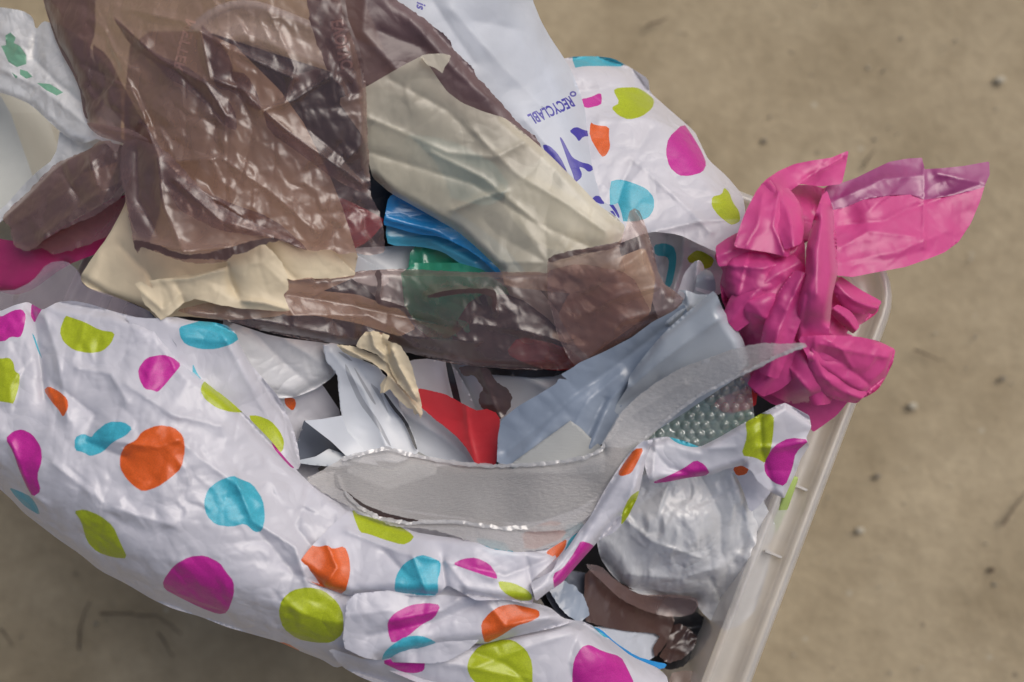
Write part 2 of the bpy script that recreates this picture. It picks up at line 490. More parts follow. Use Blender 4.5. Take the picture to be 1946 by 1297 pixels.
def text_loops(body, origin, xdir, ydir, bold=0.0):
    """outlines of printed words, laid along xdir with letters standing along ydir (photograph pixels per em)"""
    cu = bpy.data.curves.new('lettering', 'FONT'); cu.body = body; cu.resolution_u = 3; cu.offset = bold
    o = bpy.data.objects.new('lettering', cu); COL.objects.link(o)
    dg = bpy.context.evaluated_depsgraph_get()
    me = o.evaluated_get(dg).to_mesh()
    cnt = {}
    for p in me.polygons:
        for e in p.edge_keys: cnt[e] = cnt.get(e, 0) + 1
    nb = {}
    for (a, b), k in cnt.items():
        if k == 1: nb.setdefault(a, []).append(b); nb.setdefault(b, []).append(a)
    co = [tuple(v.co[:2]) for v in me.vertices]
    loops, seen = [], set()
    for s in nb:
        if s in seen: continue
        lp = [s]; seen.add(s); cur = s
        while True:
            nx = [q for q in nb[cur] if q not in seen]
            if not nx: break
            cur = nx[0]; seen.add(cur); lp.append(cur)
        if len(lp) > 2: loops.append([(origin[0] + co[i][0] * xdir[0] + co[i][1] * ydir[0], origin[1] + co[i][0] * xdir[1] + co[i][1] * ydir[1]) for i in lp])
    o.evaluated_get(dg).to_mesh_clear()
    bpy.data.objects.remove(o); bpy.data.curves.remove(cu)
    return loops

def bx(verts, faces, c, ex, ey, ez):
    """a box from corner c with edge vectors"""
    s = len(verts)
    c, ex, ey, ez = map(np.array, (c, ex, ey, ez))
    for a in (0, 1):
        for b in (0, 1):
            for d in (0, 1): verts.append(c + a * ex + b * ey + d * ez)
    for f in ((0, 1, 3, 2), (4, 6, 7, 5), (0, 4, 5, 1), (2, 3, 7, 6), (0, 2, 6, 4), (1, 5, 7, 3)): faces.append(tuple(s + i for i in f))

#@@STRUCTURE
# ------------------------------------------------------------------ the ground
def ground_material():
    m = bpy.data.materials.new('sandy_ground'); MATS['ground'] = m
    m.use_nodes = True
    n, l = m.node_tree.nodes, m.node_tree.links
    b = n['Principled BSDF']; b.inputs['Roughness'].default_value = .9
    b.inputs['Specular IOR Level'].default_value = .2
    tc = n.new('ShaderNodeTexCoord')
    n1 = n.new('ShaderNodeTexNoise'); n1.inputs['Scale'].default_value = 9; n1.inputs['Detail'].default_value = 6
    n2 = n.new('ShaderNodeTexNoise'); n2.inputs['Scale'].default_value = 70; n2.inputs['Detail'].default_value = 8; n2.inputs['Roughness'].default_value = .7
    n3 = n.new('ShaderNodeTexVoronoi'); n3.inputs['Scale'].default_value = 60
    for q in (n1, n2, n3): l.new(tc.outputs['Object'], q.inputs['Vector'])
    r1 = n.new('ShaderNodeValToRGB'); r1.color_ramp.elements[0].color = (.298, .243, .160, 1); r1.color_ramp.elements[1].color = (.40, .334, .230, 1)
    r1.color_ramp.elements[0].position = .35; r1.color_ramp.elements[1].position = .65
    l.new(n1.outputs[0], r1.inputs[0])
    r2 = n.new('ShaderNodeValToRGB'); r2.color_ramp.elements[0].color = (.74, .72, .69, 1); r2.color_ramp.elements[1].color = (1.16, 1.15, 1.13, 1)
    r2.color_ramp.elements[0].position = .28; r2.color_ramp.elements[1].position = .75
    l.new(n2.outputs[0], r2.inputs[0])
    mx = n.new('ShaderNodeMixRGB'); mx.blend_type = 'MULTIPLY'; mx.inputs[0].default_value = .75
    l.new(r1.outputs[0], mx.inputs[1]); l.new(r2.outputs[0], mx.inputs[2])
    # scattered pale and dark specks
    r3 = n.new('ShaderNodeValToRGB'); r3.color_ramp.elements[0].color = (1, 1, 1, 1); r3.color_ramp.elements[1].color = (0, 0, 0, 1)
    r3.color_ramp.elements[0].position = .06; r3.color_ramp.elements[1].position = .16
    l.new(n3.outputs['Distance'], r3.inputs[0])
    pick = n.new('ShaderNodeSeparateColor'); l.new(n3.outputs['Color'], pick.inputs[0])
    gt = n.new('ShaderNodeMath'); gt.operation = 'GREATER_THAN'; gt.inputs[1].default_value = .8; l.new(pick.outputs[0], gt.inputs[0])
    ml = n.new('ShaderNodeMath'); ml.operation = 'MULTIPLY'; l.new(gt.outputs[0], ml.inputs[0]); l.new(r3.outputs[0], ml.inputs[1])
    sc = n.new('ShaderNodeMixRGB'); sc.inputs[1].default_value = (.42, .38, .30, 1); sc.inputs[2].default_value = (.19, .155, .11, 1)
    g2 = n.new('ShaderNodeMath'); g2.operation = 'GREATER_THAN'; g2.inputs[1].default_value = .5; l.new(pick.outputs[1], g2.inputs[0]); l.new(g2.outputs[0], sc.inputs[0])
    m3 = n.new('ShaderNodeMixRGB'); l.new(ml.outputs[0], m3.inputs[0]); l.new(mx.outputs[0], m3.inputs[1]); l.new(sc.outputs[0], m3.inputs[2])
    l.new(m3.outputs[0], b.inputs['Base Color'])
    bp = n.new('ShaderNodeBump'); bp.inputs['Strength'].default_value = .6; bp.inputs['Distance'].default_value = .004
    l.new(n2.outputs[0], bp.inputs['Height']); l.new(bp.outputs[0], b.inputs['Normal'])
ground_material()
gx, gy = np.meshgrid(np.linspace(-1, 1, 141), np.linspace(-1, 1, 141))
gx = np.sign(gx) * (np.abs(gx) ** 3) * 12; gy = np.sign(gy) * (np.abs(gy) ** 3) * 12
gz = .006 * (vnoise(gx * 14 + 50, gy * 14 + 50, 3) - .5) + .003 * (vnoise(gx * 45 + 500, gy * 45 + 500, 4) - .5) - .002
idx = np.arange(141 * 141).reshape(141, 141)
gf = np.stack([idx[:-1, :-1], idx[:-1, 1:], idx[1:, 1:], idx[1:, :-1]], -1).reshape(-1, 4)
g = link_mesh('ground', np.stack([gx, gy, gz], -1).reshape(-1, 3), gf.tolist(), ['ground'])
tag(g, 'dusty sand-coloured ground under the box', kind='structure')

def simple(name, col, rough=.8):
    m = bpy.data.materials.new(name); m.use_nodes = True
    n, l = m.node_tree.nodes, m.node_tree.links
    b = n['Principled BSDF']; b.inputs['Roughness'].default_value = rough
    tc = n.new('ShaderNodeTexCoord'); t = n.new('ShaderNodeTexNoise'); t.inputs['Scale'].default_value = 300; t.inputs['Detail'].default_value = 4
    l.new(tc.outputs['Object'], t.inputs['Vector'])
    r = n.new('ShaderNodeValToRGB'); r.color_ramp.elements[0].color = (*[c * .7 for c in col], 1); r.color_ramp.elements[1].color = (*[min(1, c * 1.25) for c in col], 1)
    l.new(t.outputs[0], r.inputs[0]); l.new(r.outputs[0], b.inputs['Base Color'])
    MATS[name] = m
simple('pebble_grey', (.24, .22, .18)); simple('pebble_pale', (.42, .38, .30)); simple('pebble_dark', (.20, .17, .13)); simple('twig_bark', (.10, .07, .045))

# loose grit, too much to count
rs = np.random.RandomState(5)
vs, fs, fmi = [], [], []
ico = [(0, 0, 1), (.9, 0, .3), (.28, .85, .3), (-.72, .53, .3), (-.72, -.53, .3), (.28, -.85, .3), (0, 0, -.6)]
icf = [(0, 1, 2), (0, 2, 3), (0, 3, 4), (0, 4, 5), (0, 5, 1), (6, 2, 1), (6, 3, 2), (6, 4, 3), (6, 5, 4), (6, 1, 5)]
for i in range(1500):
    x, y = rs.rand() * 1.3 - .65, rs.rand() * 1.1 - .5
    r = .0005 + .0016 * rs.rand() ** 3
    s = len(vs); a = rs.rand() * 6.28; e = .6 + .4 * rs.rand()
    for (p, q, w) in ico:
        p, q = p * (.8 + .4 * rs.rand()), q * e
        vs.append((x + r * (p * math.cos(a) - q * math.sin(a)), y + r * (p * math.sin(a) + q * math.cos(a)), r * .5 * w + .0008))
    k = rs.choice([0, 0, 0, 1, 1, 2])
    for f in icf: fs.append(tuple(s + t for t in f)); fmi.append(k)
tag(link_mesh('grit', vs, fs, ['pebble_grey', 'pebble_pale', 'pebble_dark'], None, fmi), 'fine grit scattered over the sandy ground', 'grit', kind='stuff')

def pebble(px, py, r, mat, label, seed):
    rs = np.random.RandomState(seed)
    c = W(px, py, .002)
    nu, nv = 12, 7
    V = []; F = []
    for j in range(nv):
        th = math.pi * j / (nv - 1)
        for i in range(nu):
            ph = 2 * math.pi * i / nu
            d = np.array([math.sin(th) * math.cos(ph), math.sin(th) * math.sin(ph), math.cos(th)])
            k = 1 + .35 * (vnoise(np.array(d[0] * 1.4 + 10), np.array(d[1] * 1.4 + d[2] + 10), seed) - .5)
            V.append(c + d * k * r * np.array([1.15, .85, .6]))
    for j in range(nv - 1):
        for i in range(nu): F.append((j * nu + i, j * nu + (i + 1) % nu, (j + 1) * nu + (i + 1) % nu, (j + 1) * nu + i))
    tag(link_mesh('pebble', V, F, [mat]), label, 'pebble', 'pebbles on the ground')
pebble(1900, 152, .0036, 'pebble_pale', 'round whitish pebble near the right edge, up above the pink bag', 1)
pebble(1735, 772, .0032, 'pebble_pale', 'pale pebble beside the lower right of the pink bag', 2)
pebble(1635, 1008, .0030, 'pebble_pale', 'pale pebble right of the box rim, level with its clip recess', 3)
pebble(1905, 720, .0022, 'pebble_dark', 'dark pebble near the right edge below the pink bag flap', 5)
pebble(1885, 1083, .0022, 'twig_bark', 'reddish brown pebble low on the right edge', 6)
pebble(1668, 905, .0024, 'pebble_dark', 'dark pebble between two pale ones right of the rim', 7)
pebble(1452, 268, .0022, 'pebble_dark', 'dark pebble just above the pink bag knot', 8)

def twig(pts, r, label, seed):
    rs = np.random.RandomState(seed)
    p = densify(np.array(pts, float), 8, False)
    P = W(p[:, 0] + 2 * rs.randn(len(p)) * .5, p[:, 1] + 1.0 * rs.randn(len(p)), .003 + r)
    P[:, 2] += .001 * rs.rand(len(p))
    V, F = [], []
    for i, c in enumerate(P):
        t = P[min(i + 1, len(P) - 1)] - P[max(i - 1, 0)]; t /= np.linalg.norm(t) + 1e-9
        s = np.cross(t, (0, 0, 1)); s /= np.linalg.norm(s) + 1e-9; u = np.cross(s, t)
        rr = r * (1 - .6 * i / len(P)) * (.85 + .3 * rs.rand())
        for k in range(6): V.append(c + rr * (math.cos(k * math.pi / 3) * s + math.sin(k * math.pi / 3) * u))
    for i in range(len(P) - 1):
        for k in range(6): F.append((i * 6 + k, i * 6 + (k + 1) % 6, i * 6 + 6 + (k + 1) % 6, i * 6 + 6 + k))
    F.append(tuple(range(6))); F.append(tuple(range(len(V) - 6, len(V))))
    tag(link_mesh('twig', V, F, ['twig_bark']), label, 'twig', 'dry twigs on the ground')
twig([(1225, 52), (1245, 44), (1268, 36)], .0010, 'short dry twig on the sand above the printed white bag', 11)
twig([(1905, 998), (1925, 968), (1948, 935)], .0011, 'dark straight twig at the right edge of the picture', 12)
twig([(1640, 318), (1650, 300), (1662, 285)], .0008, 'thin twig above the pink bag flap', 13)
twig([(1735, 665), (1765, 675), (1795, 688)], .0008, 'thin curved twig right of the pink bag', 14)
twig([(150, 1235), (152, 1200), (162, 1160), (172, 1140)], .0009, 'upright dark twig in the shade at lower left', 15)
twig([(190, 1165), (250, 1168), (300, 1172), (345, 1205)], .0008, 'long bent reddish twig in the shade below the spotted bag', 16)
twig([(300, 1200), (320, 1235), (330, 1250)], .0007, 'short twig in the shade under the long bent one', 17)
twig([(0, 1195), (15, 1212), (25, 1230)], .0007, 'small twig at the left edge in the shade', 18)

# ------------------------------------------------------------------ the storage box
ZR = .358
A = W(1738, 488, ZR); B = W(1420, 1330, ZR)
eu = (B - A); eu[2] = 0; eu /= np.linalg.norm(eu)
ev = np.array([eu[1], -eu[0], 0.0])
if ev[0] > 0: ev = -ev
LU, LV = .272, .385
def box_ring(inset, z, r, n=8):
    """rounded rectangle, inset from the outer edge of the rim"""
    pts = []
    r = max(r - inset, .006)
    cs = [(inset + r, inset + r, 180), (LU - inset - r, inset + r, 270), (LU - inset - r, LV - inset - r, 0), (inset + r, LV - inset - r, 90)]
    for cu_, cv_, a0 in cs:
        for k in range(n + 1):
            a = rad(a0 + 90 * k / n)
            pts.append(A + eu * (cu_ + r * math.cos(a)) + ev * (cv_ + r * math.sin(a)) + np.array([0, 0, z - ZR]))
    # straight runs bow slightly
    return pts
def ring_mesh(name, rings, parent, mat='box_plastic', cap=False, bev=0):
    V, F = [], []
    n = len(rings[0])
    for r_ in rings: V += r_
    for j in range(len(rings) - 1):
        for i in range(n): F.append((j * n + i, j * n + (i + 1) % n, (j + 1) * n + (i + 1) % n, (j + 1) * n + i))
    if cap: F.append(tuple(range((len(rings) - 1) * n, len(rings) * n)))
    return link_mesh(name, V, F, [mat], parent)
ctr = A + eu * LU / 2 + ev * LV / 2
box = empty('storage_box', (ctr[0], ctr[1], 0), 'translucent frosted plastic storage box heaped full of plastic bags', 'box')
R0 = .034
ring_mesh('rim', [box_ring(.0005, ZR - .016, R0), box_ring(0, ZR - .006, R0), box_ring(.0015, ZR - .0015, R0), box_ring(.003, ZR, R0), box_ring(.0055, ZR + .0005, R0), box_ring(.0068, ZR - .001, R0), box_ring(.008, ZR - .0045, R0),
                  box_ring(.0175, ZR - .0035, R0), box_ring(.019, ZR - .001, R0), box_ring(.021, ZR + .0003, R0), box_ring(.023, ZR - .002, R0)], box)
ring_mesh('wall', [box_ring(.023, ZR - .0025, R0), box_ring(.025, ZR - .02, R0), box_ring(.030, .19, R0), box_ring(.036, .012, R0), box_ring(.039, .007, R0), box_ring(.044, .0055, R0)], box)
ring_mesh('bottom', [box_ring(.044, .0053, R0), box_ring(.10, .0053, .1)], box, cap=True)
# ribs across the rim either side of the clip
for s_ in (.128, .163):
    V, F = [], []
    bx(V, F, A + eu * s_ + ev * .0085 + np.array([0, 0, -.0036]), eu * .0012, ev * .0085, (0, 0, .0034))
    link_mesh('rib', V, F, ['box_plastic'], box, smooth=False)

# pale plastic panel beyond the box on the left
R1 = [tuple(W(px, py, .318)) for px, py in ((-260, 40), (-12, 160), (20, 215), (62, 335), (40, 365), (4, 412), (-260, 540))]
R2 = [tuple(W(px, py, .280)) for px, py in ((-260, -10), (62, 176), (88, 215), (116, 296), (98, 350), (20, 440), (-260, 600))]
R3 = [(x, y, 0.0) for x, y, z in R2]
pan = empty('plastic_board', (float(np.mean([p[0] for p in R1])), float(np.mean([p[1] for p in R1])), 0), 'pale grey moulded plastic edge left of the box, under the white bag with green print', 'board')
k = len(R1)
link_mesh('top', R1 + R2, [tuple(range(k))] + [(i, (i + 1) % k, k + (i + 1) % k, k + i) for i in range(k)], ['post_plastic'], pan, smooth=False)
o = link_mesh('side', R2 + R3, [(i, (i + 1) % k, k + (i + 1) % k, k + i) for i in range(k)], ['post_plastic'], pan, smooth=False)

# ------------------------------------------------------------------ what lies deep in the box
def single(name, label, cat, group=None, **kw):
    o = sheet(name, kw.pop('out'), kw.pop('mat'), kw.pop('z'), None, **kw)
    return tag(o, label, cat, group)

single('plastic_film', 'black crumpled sheet added low in the box as shade for the gaps between the bags', 'plastic film', None,
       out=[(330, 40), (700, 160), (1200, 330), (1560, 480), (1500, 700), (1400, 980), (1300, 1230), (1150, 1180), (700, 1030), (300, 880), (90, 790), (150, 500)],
       mat='dark_film', z=-62, sp=14, crm=(9, 120), creases=[([(300, 300), (1200, 900)], 10, 40)])  # fill sheet; darkness of the deep gaps is put into its colour
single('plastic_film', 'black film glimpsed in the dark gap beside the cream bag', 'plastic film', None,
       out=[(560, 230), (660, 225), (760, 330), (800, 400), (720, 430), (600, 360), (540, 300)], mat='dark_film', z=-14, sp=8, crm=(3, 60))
single('plastic_film', 'dark red film showing through the lower end of the big brown bag', 'plastic film', None,
       out=[(590, 385), (640, 372), (700, 400), (735, 420), (700, 460), (660, 480), (610, 462), (560, 430)], mat='dark_red_film', z=-4, sp=6, crm=(4, 40))
single('plastic_bag', 'magenta bag under the torn brown handle at the left edge', 'plastic bag', None,
       out=[(-70, 440), (0, 455), (60, 462), (130, 425), (235, 365), (300, 380), (260, 430), (190, 480), (125, 505), (62, 552), (28, 562), (-10, 552), (-70, 560)],
       mat='magenta_film', z=-4, sp=5, crm=(4, 44), rolls=[([(-10, 556), (28, 562), (62, 552), (125, 505)], 25, 8)])
single('plastic_film', 'thin clear pinkish film squeezed between magenta bag and spotted bag', 'plastic film', None,
       out=[(-70, 545), (20, 555), (62, 535), (90, 500), (125, 495), (150, 515), (158, 545), (210, 560), (300, 598), (280, 640), (200, 625), (100, 605), (-20, 600), (-70, 600)],
       mat='clear_film', z=2, sp=6, crm=(3, 36))

single('plastic_film', 'torn brown film end over the magenta bag, below the brown handle', 'plastic film', None,
       out=[(18, 440), (60, 470), (130, 428), (240, 366), (262, 400), (232, 436), (180, 462), (130, 478), (100, 486), (80, 470), (60, 478), (40, 476)],
       mat='brown_film', z=3, sp=4.5, crm=(4, 36), jag=3)
# ------------------------------------------------------------------ white carrier with green print at the upper left
t = thing('carrier_bag', 100, 200, 340, 'crumpled white bag with blurred green print at the left edge', 'plastic bag')
sheet('bag_body', [(-80, 5), (0, 14), (42, 20), (62, 32), (68, 58), (82, 40), (98, 44), (140, 60), (230, 150), (230, 300), (190, 262), (158, 274), (128, 262), (100, 238), (60, 200), (30, 186), (0, 176), (-80, 170)],
      'clear_white', 6, t, sp=3.8, crm=(7, 32, .9), rolls=[([(-80, 170), (0, 176), (60, 200), (128, 262), (158, 274)], 12, 3)],
      creases=[([(68, 60), (62, 110), (110, 160), (200, 230)], -7, 10), ([(0, 130), (80, 170), (170, 240)], 5, 12)],
      prints=[('!green_print', [[(10, 68), (20, 62), (30, 72), (26, 82), (38, 88), (50, 105), (50, 122), (32, 128), (16, 118), (8, 100), (2, 88), (12, 86)], [(38, 132), (52, 136), (62, 146), (50, 150), (38, 142)],
                                [(70, 158), (95, 160), (120, 176), (108, 182), (88, 172)], [(22, 138), (34, 146), (30, 150)]])])
sheet('loose_end', [(115, 240), (165, 260), (240, 262), (250, 300), (110, 345), (40, 385), (-80, 500), (-80, 455), (0, 402), (60, 335), (105, 300)],
      'clear_white', -2, t, sp=5, crm=(5, 32), ctrl=[(110, 250, 0), (0, 440, -14)])

# ------------------------------------------------------------------ second spotted bag, hanging over the far corner
t = thing('spotted_bag', 1250, 280, 380, 'white bag with coloured spots bulging over the far side, beside the pink bag', 'plastic bag')
sheet('bag_body', [(1020, 90), (1066, 113), (1090, 108), (1130, 107), (1165, 111), (1200, 130), (1232, 150), (1235, 176), (1268, 205), (1320, 250), (1332, 275), (1346, 304), (1382, 336), (1412, 372), (1419, 418), (1405, 470), (1380, 488), (1340, 470), (1290, 446), (1236, 440), (1160, 470), (1100, 420), (1010, 250)],
      'white_film', -14, t, sp=4, crm=(3.4, 50), rnd=.15,
      rolls=[([(1066, 113), (1130, 107), (1200, 130), (1234, 176), (1320, 250), (1382, 336), (1412, 372)], 50, 22)],
      creases=[([(1060, 150), (1100, 175), (1170, 165), (1240, 190)], -5, 12), ([(1140, 230), (1230, 225), (1330, 260)], 5, 14), ([(1235, 245), (1190, 330), (1170, 400)], -4, 14),
               ([(1240, 440), (1330, 420), (1415, 415)], 6, 12), ([(1200, 300), (1290, 380), (1350, 440)], 3, 9)],
      ctrl=[(1120, 130, -6), (1250, 300, 6), (1350, 420, 4)],
      prints=[('cyan_print', [[(1086, 60), (1089, 130), (1110, 126), (1150, 126), (1187, 127), (1180, 105), (1150, 60)]]),
              ('magenta_print', [[(1095, 190), (1120, 186), (1142, 176), (1144, 190), (1142, 200), (1112, 207)]]),
              ('lime_print', [[(1165, 172), (1175, 167), (1210, 166), (1228, 176), (1244, 190), (1240, 206), (1220, 222), (1195, 228), (1175, 220), (1161, 205), (1178, 196)]]),
              ('orange_print', [[(1122, 232), (1130, 238), (1158, 241), (1157, 260), (1160, 280), (1152, 296), (1143, 299), (1120, 260)]]),
              ('magenta_print', [[(1299, 235), (1312, 252), (1332, 285), (1343, 312), (1335, 328), (1310, 335), (1290, 334), (1272, 318), (1265, 290), (1270, 262)]]),
              ('cyan_print', [[(1158, 346), (1175, 341), (1195, 345), (1228, 358), (1243, 376), (1243, 398), (1232, 415), (1205, 422), (1160, 420)]]),
              ('lime_print', [[(1376, 356), (1386, 366), (1392, 384), (1405, 402), (1407, 420), (1398, 426), (1388, 428), (1365, 410), (1352, 392), (1353, 374), (1372, 370)]])])
sheet('gathered_fold', [(1215, 436), (1290, 446), (1345, 468), (1400, 470), (1400, 520), (1375, 560), (1330, 560), (1310, 640), (1262, 640), (1235, 560), (1215, 500)],
      'white_film', -30, t, sp=5, crm=(5, 44), ctrl=[(1260, 500, -8), (1330, 500, -6)],
      creases=[([(1300, 445), (1296, 500), (1278, 560)], 12, 10), ([(1320, 470), (1360, 490), (1390, 500)], 6, 10), ([(1265, 450), (1258, 560)], -10, 12)],
      prints=[('cyan_print', [[(1242, 466), (1262, 462), (1280, 468), (1286, 485), (1284, 510), (1276, 545), (1262, 548), (1272, 500), (1268, 488), (1245, 486)]]),
              ('lime_print', [[(1305, 490), (1322, 476), (1335, 478), (1358, 492), (1352, 508), (1338, 512), (1320, 500), (1310, 500)]])])
sheet('folded_edge', [(1292, 545), (1300, 520), (1318, 498), (1330, 494), (1338, 505), (1340, 530), (1332, 580), (1322, 620), (1296, 625), (1280, 600), (1282, 570)],
      'white_film', -8, t, sp=4, crm=(2, 30), creases=[([(1326, 496), (1318, 560), (1305, 610)], 7, 8)], rolls=[([(1338, 505), (1340, 530), (1332, 580)], 14, 6)])

# ------------------------------------------------------------------ printed white bag
PW = [(640, -130), (1000, -130), (1012, 0), (1028, 40), (1046, 72), (1068, 105), (1085, 132), (1101, 172), (1112, 210), (1126, 245), (1140, 290), (1152, 330), (1165, 365), (1180, 400), (1188, 440), (1100, 470), (960, 380), (850, 250), (740, 120)]
big = [  # CYC in heavy letters, crumpled
    [(1031, 277), (1036, 275), (1045, 278), (1058, 290), (1068, 305), (1076, 322), (1081, 338), (1072, 328), (1062, 312), (1050, 300), (1038, 295)],
    [(1063, 262), (1066, 261), (1072, 270), (1080, 286), (1088, 300), (1105, 309), (1120, 312), (1130, 321), (1119, 328), (1110, 320), (1100, 317), (1106, 330), (1105, 338), (1093, 348), (1088, 330), (1080, 310), (1074, 292)],
    [(1082, 250), (1090, 243), (1098, 242), (1108, 247), (1121, 250), (1124, 259), (1108, 260), (1100, 270), (1094, 260)],
    [(1132, 290), (1138, 292), (1142, 305), (1142, 316), (1132, 319), (1124, 300), (1130, 299)],
    [(1150, 357), (1158, 353), (1168, 365), (1172, 372), (1162, 372), (1155, 377), (1170, 395), (1178, 412), (1176, 416), (1166, 400), (1150, 380), (1145, 374), (1145, 366)],
    [(1125, 378), (1132, 372), (1140, 373), (1150, 388), (1140, 388), (1128, 382)],
    [(1158, 401), (1166, 401), (1172, 414)],
    [(1116, 234), (1119, 233), (1122, 242), (1119, 240)]]
t = thing('carrier_bag', 960, 120, 380, 'smooth white bag printed in blue with words about recycling', 'plastic bag')
word = text_loops('RECYCLABL', (1083, 183), (-15.2, 6.8), (16.5, 26), .03)
sm = text_loops('is', (793, 3), (-2, 22), (24, 9), .03)
pc = [[(1084 + 6 * math.cos(a), 180 + 5 * math.sin(a)) for a in np.linspace(0, 6.0, 12)]]
pc = [[(1089 + 6.5 * math.cos(a), 179 + 5.5 * math.sin(a)) for a in np.linspace(0, 2 * math.pi, 13)[:-1]], [(1089 + 3.5 * math.cos(a), 179 + 2.6 * math.sin(a)) for a in np.linspace(0, 2 * math.pi, 9)[:-1]]]
sheet('bag_body', PW, 'printed_white', -6, t, sp=4.5, crm=(1.8, 110), rnd=.12,
      rolls=[([(1012, 0), (1046, 72), (1085, 132), (1112, 210), (1140, 290), (1165, 365)], 60, 16)],
      creases=[([(860, 20), (960, 130), (1030, 200)], 3, 22), ([(900, 40), (1000, 60), (1050, 180)], -3, 26), ([(820, 0), (900, 120)], -3, 20), ([(1000, 230), (1060, 300), (1120, 380)], 2.5, 12)],
      prints=[('!blue_print', word), ('!blue_print', sm), ('!blue_print', pc), ('blue_print', big)])

# ------------------------------------------------------------------ plum film
single('plastic_bag', 'smooth plum-brown bag lying over the printed white bag', 'plastic bag', None,
       out=[(560, -130), (700, -130), (752, 0), (780, 18), (812, 40), (850, 68), (862, 95), (898, 130), (905, 145), (930, 172), (960, 205), (985, 235), (1012, 255), (1028, 275), (1034, 300), (980, 330), (850, 260), (700, 240), (600, 100)],
       mat='plum_film', z=0, sp=5, crm=(3.2, 75, 2.3), jag=3,
       creases=[([(700, -50), (690, 60), (760, 140)], 5, 22), ([(780, 40), (870, 140), (930, 190)], 4, 16), ([(720, 60), (800, 90)], -4, 16)],
       rolls=[([(752, 0), (812, 40), (862, 95), (930, 172), (1028, 275)], 22, 4)])

# ------------------------------------------------------------------ blue, green and white films in the gap
t = thing('plastic_film', 840, 440, 360, 'glossy blue film in the gap under the cream bag', 'plastic film')
sheet('upper_layer', [(738, 375), (760, 362), (800, 372), (880, 410), (960, 470), (1010, 530), (955, 530), (900, 480), (840, 450), (790, 445), (740, 430), (728, 428), (733, 400)], 'blue_film', -4, t, sp=4,
      crm=(2.5, 50, 1.1), creases=[([(735, 415), (830, 440), (930, 500)], 6, 12), ([(760, 385), (860, 425), (930, 480)], -5, 14)])
sheet('lower_layer', [(735, 425), (800, 436), (850, 450), (900, 478), (960, 530), (915, 530), (870, 498), (840, 478), (800, 469), (738, 467), (733, 445)], 'sky_film', -9, t, sp=4,
      crm=(2, 40, 1.1), creases=[([(740, 452), (810, 455), (900, 500)], 4, 9)])
single('plastic_film', 'green film with pale ribs in the gap below the blue film', 'plastic film', None,
       out=[(782, 460), (850, 460), (910, 490), (950, 540), (900, 660), (800, 640), (770, 560)], mat='green_film', z=-13, sp=5, crm=(3.5, 34), creases=[([(802, 465), (806, 530)], 5, 6), ([(810, 468), (850, 480), (900, 520)], 5, 9)])
single('mailing_bag', 'white glossy mailing bag under the blue film and brown band', 'mailing bag', None,
       out=[(648, 478), (665, 472), (740, 468), (860, 465), (1000, 520), (1100, 640), (1080, 720), (900, 700), (700, 560)], mat='mailer_white', z=-20, sp=7, crm=(1.2, 120), creases=[([(652, 480), (700, 505), (740, 530)], 8, 10)])
single('mailing_bag', 'curled white mailing bag corner beside the dark red film', 'mailing bag', None,
       out=[(650, 478), (662, 475), (690, 490), (735, 520), (745, 545), (690, 545), (655, 520)], mat='mailer_white', z=-9, sp=4, crm=(.6, 60), ctrl=[(655, 485, 4), (735, 520, -6), (680, 520, 4)], rnd=.3, thick=.3)
single('plastic_film', 'greenish glassy film seen through the brown band', 'plastic film', None,
       out=[(760, 500), (900, 500), (980, 560), (940, 640), (850, 640), (770, 600)], mat='green_film', z=-7, sp=6, crm=(3.5, 34))
single('plastic_film', 'dark red film under the right end of the brown band', 'plastic film', None,
       out=[(985, 640), (1040, 650), (1085, 665), (1125, 700), (1050, 706), (1000, 692), (960, 672)], mat='dark_red_film', z=-5, sp=5, crm=(4, 30))
single('plastic_film', 'dark film under the brown band between green and red film', 'plastic film', None,
       out=[(900, 560), (980, 560), (1060, 620), (1100, 700), (1040, 720), (900, 710), (850, 640)], mat='dark_film', z=-6, sp=8, crm=(3, 50))

# ------------------------------------------------------------------ cream bag, upper right
t = thing('plastic_bag', 930, 330, 380, 'cream translucent bag spread between the big brown bag and the printed white bag', 'plastic bag')
sheet('bag_body', [(640, 190), (697, 165), (740, 140), (775, 120), (803, 106), (832, 150), (850, 175), (878, 196), (920, 213), (958, 224), (985, 243), (1010, 265), (1042, 292), (1090, 340), (1140, 392), (1170, 412), (1188, 430), (1182, 455), (1176, 470), (1190, 520), (1100, 560), (960, 545), (952, 515), (905, 470), (870, 440), (800, 400), (740, 366), (708, 338), (700, 305), (690, 260)],
      'beige_film', 6, t, sp=4, crm=(2.4, 40, .75), rnd=.12,
      creases=[([(800, 110), (770, 160), (780, 210)], 2, 10), ([(700, 225), (760, 250), (850, 290), (940, 300), (1000, 270)], 3, 9), ([(705, 290), (800, 320), (900, 350), (1010, 420), (1120, 470)], -3, 10),
               ([(820, 290), (920, 340), (1040, 440)], 3, 8), ([(860, 400), (920, 375), (960, 365)], 5, 6), ([(900, 250), (980, 330), (1080, 390), (1150, 440)], 3, 10), ([(740, 150), (850, 210), (900, 260)], -3, 14)],
      rolls=[([(708, 338), (740, 366), (800, 400), (870, 440), (952, 515)], 18, 8), ([(958, 224), (1042, 292), (1140, 392), (1188, 430)], 18, 5)],
      pleats=[(1040, 500, 13, 1.6, 60, 260)])
sheet('inner_layer', [(760, 255), (850, 262), (930, 300), (975, 360), (930, 395), (850, 375), (790, 330)], 'sky_film', -1, t, sp=6, crm=(1.5, 40))
sheet('inner_layer', [(1000, 325), (1100, 380), (1178, 432), (1160, 468), (1050, 480), (990, 440), (950, 380)], 'clear_white', 1, t, sp=6, crm=(2, 40))  # white sheet put in for the white highlights at the bag's lower right
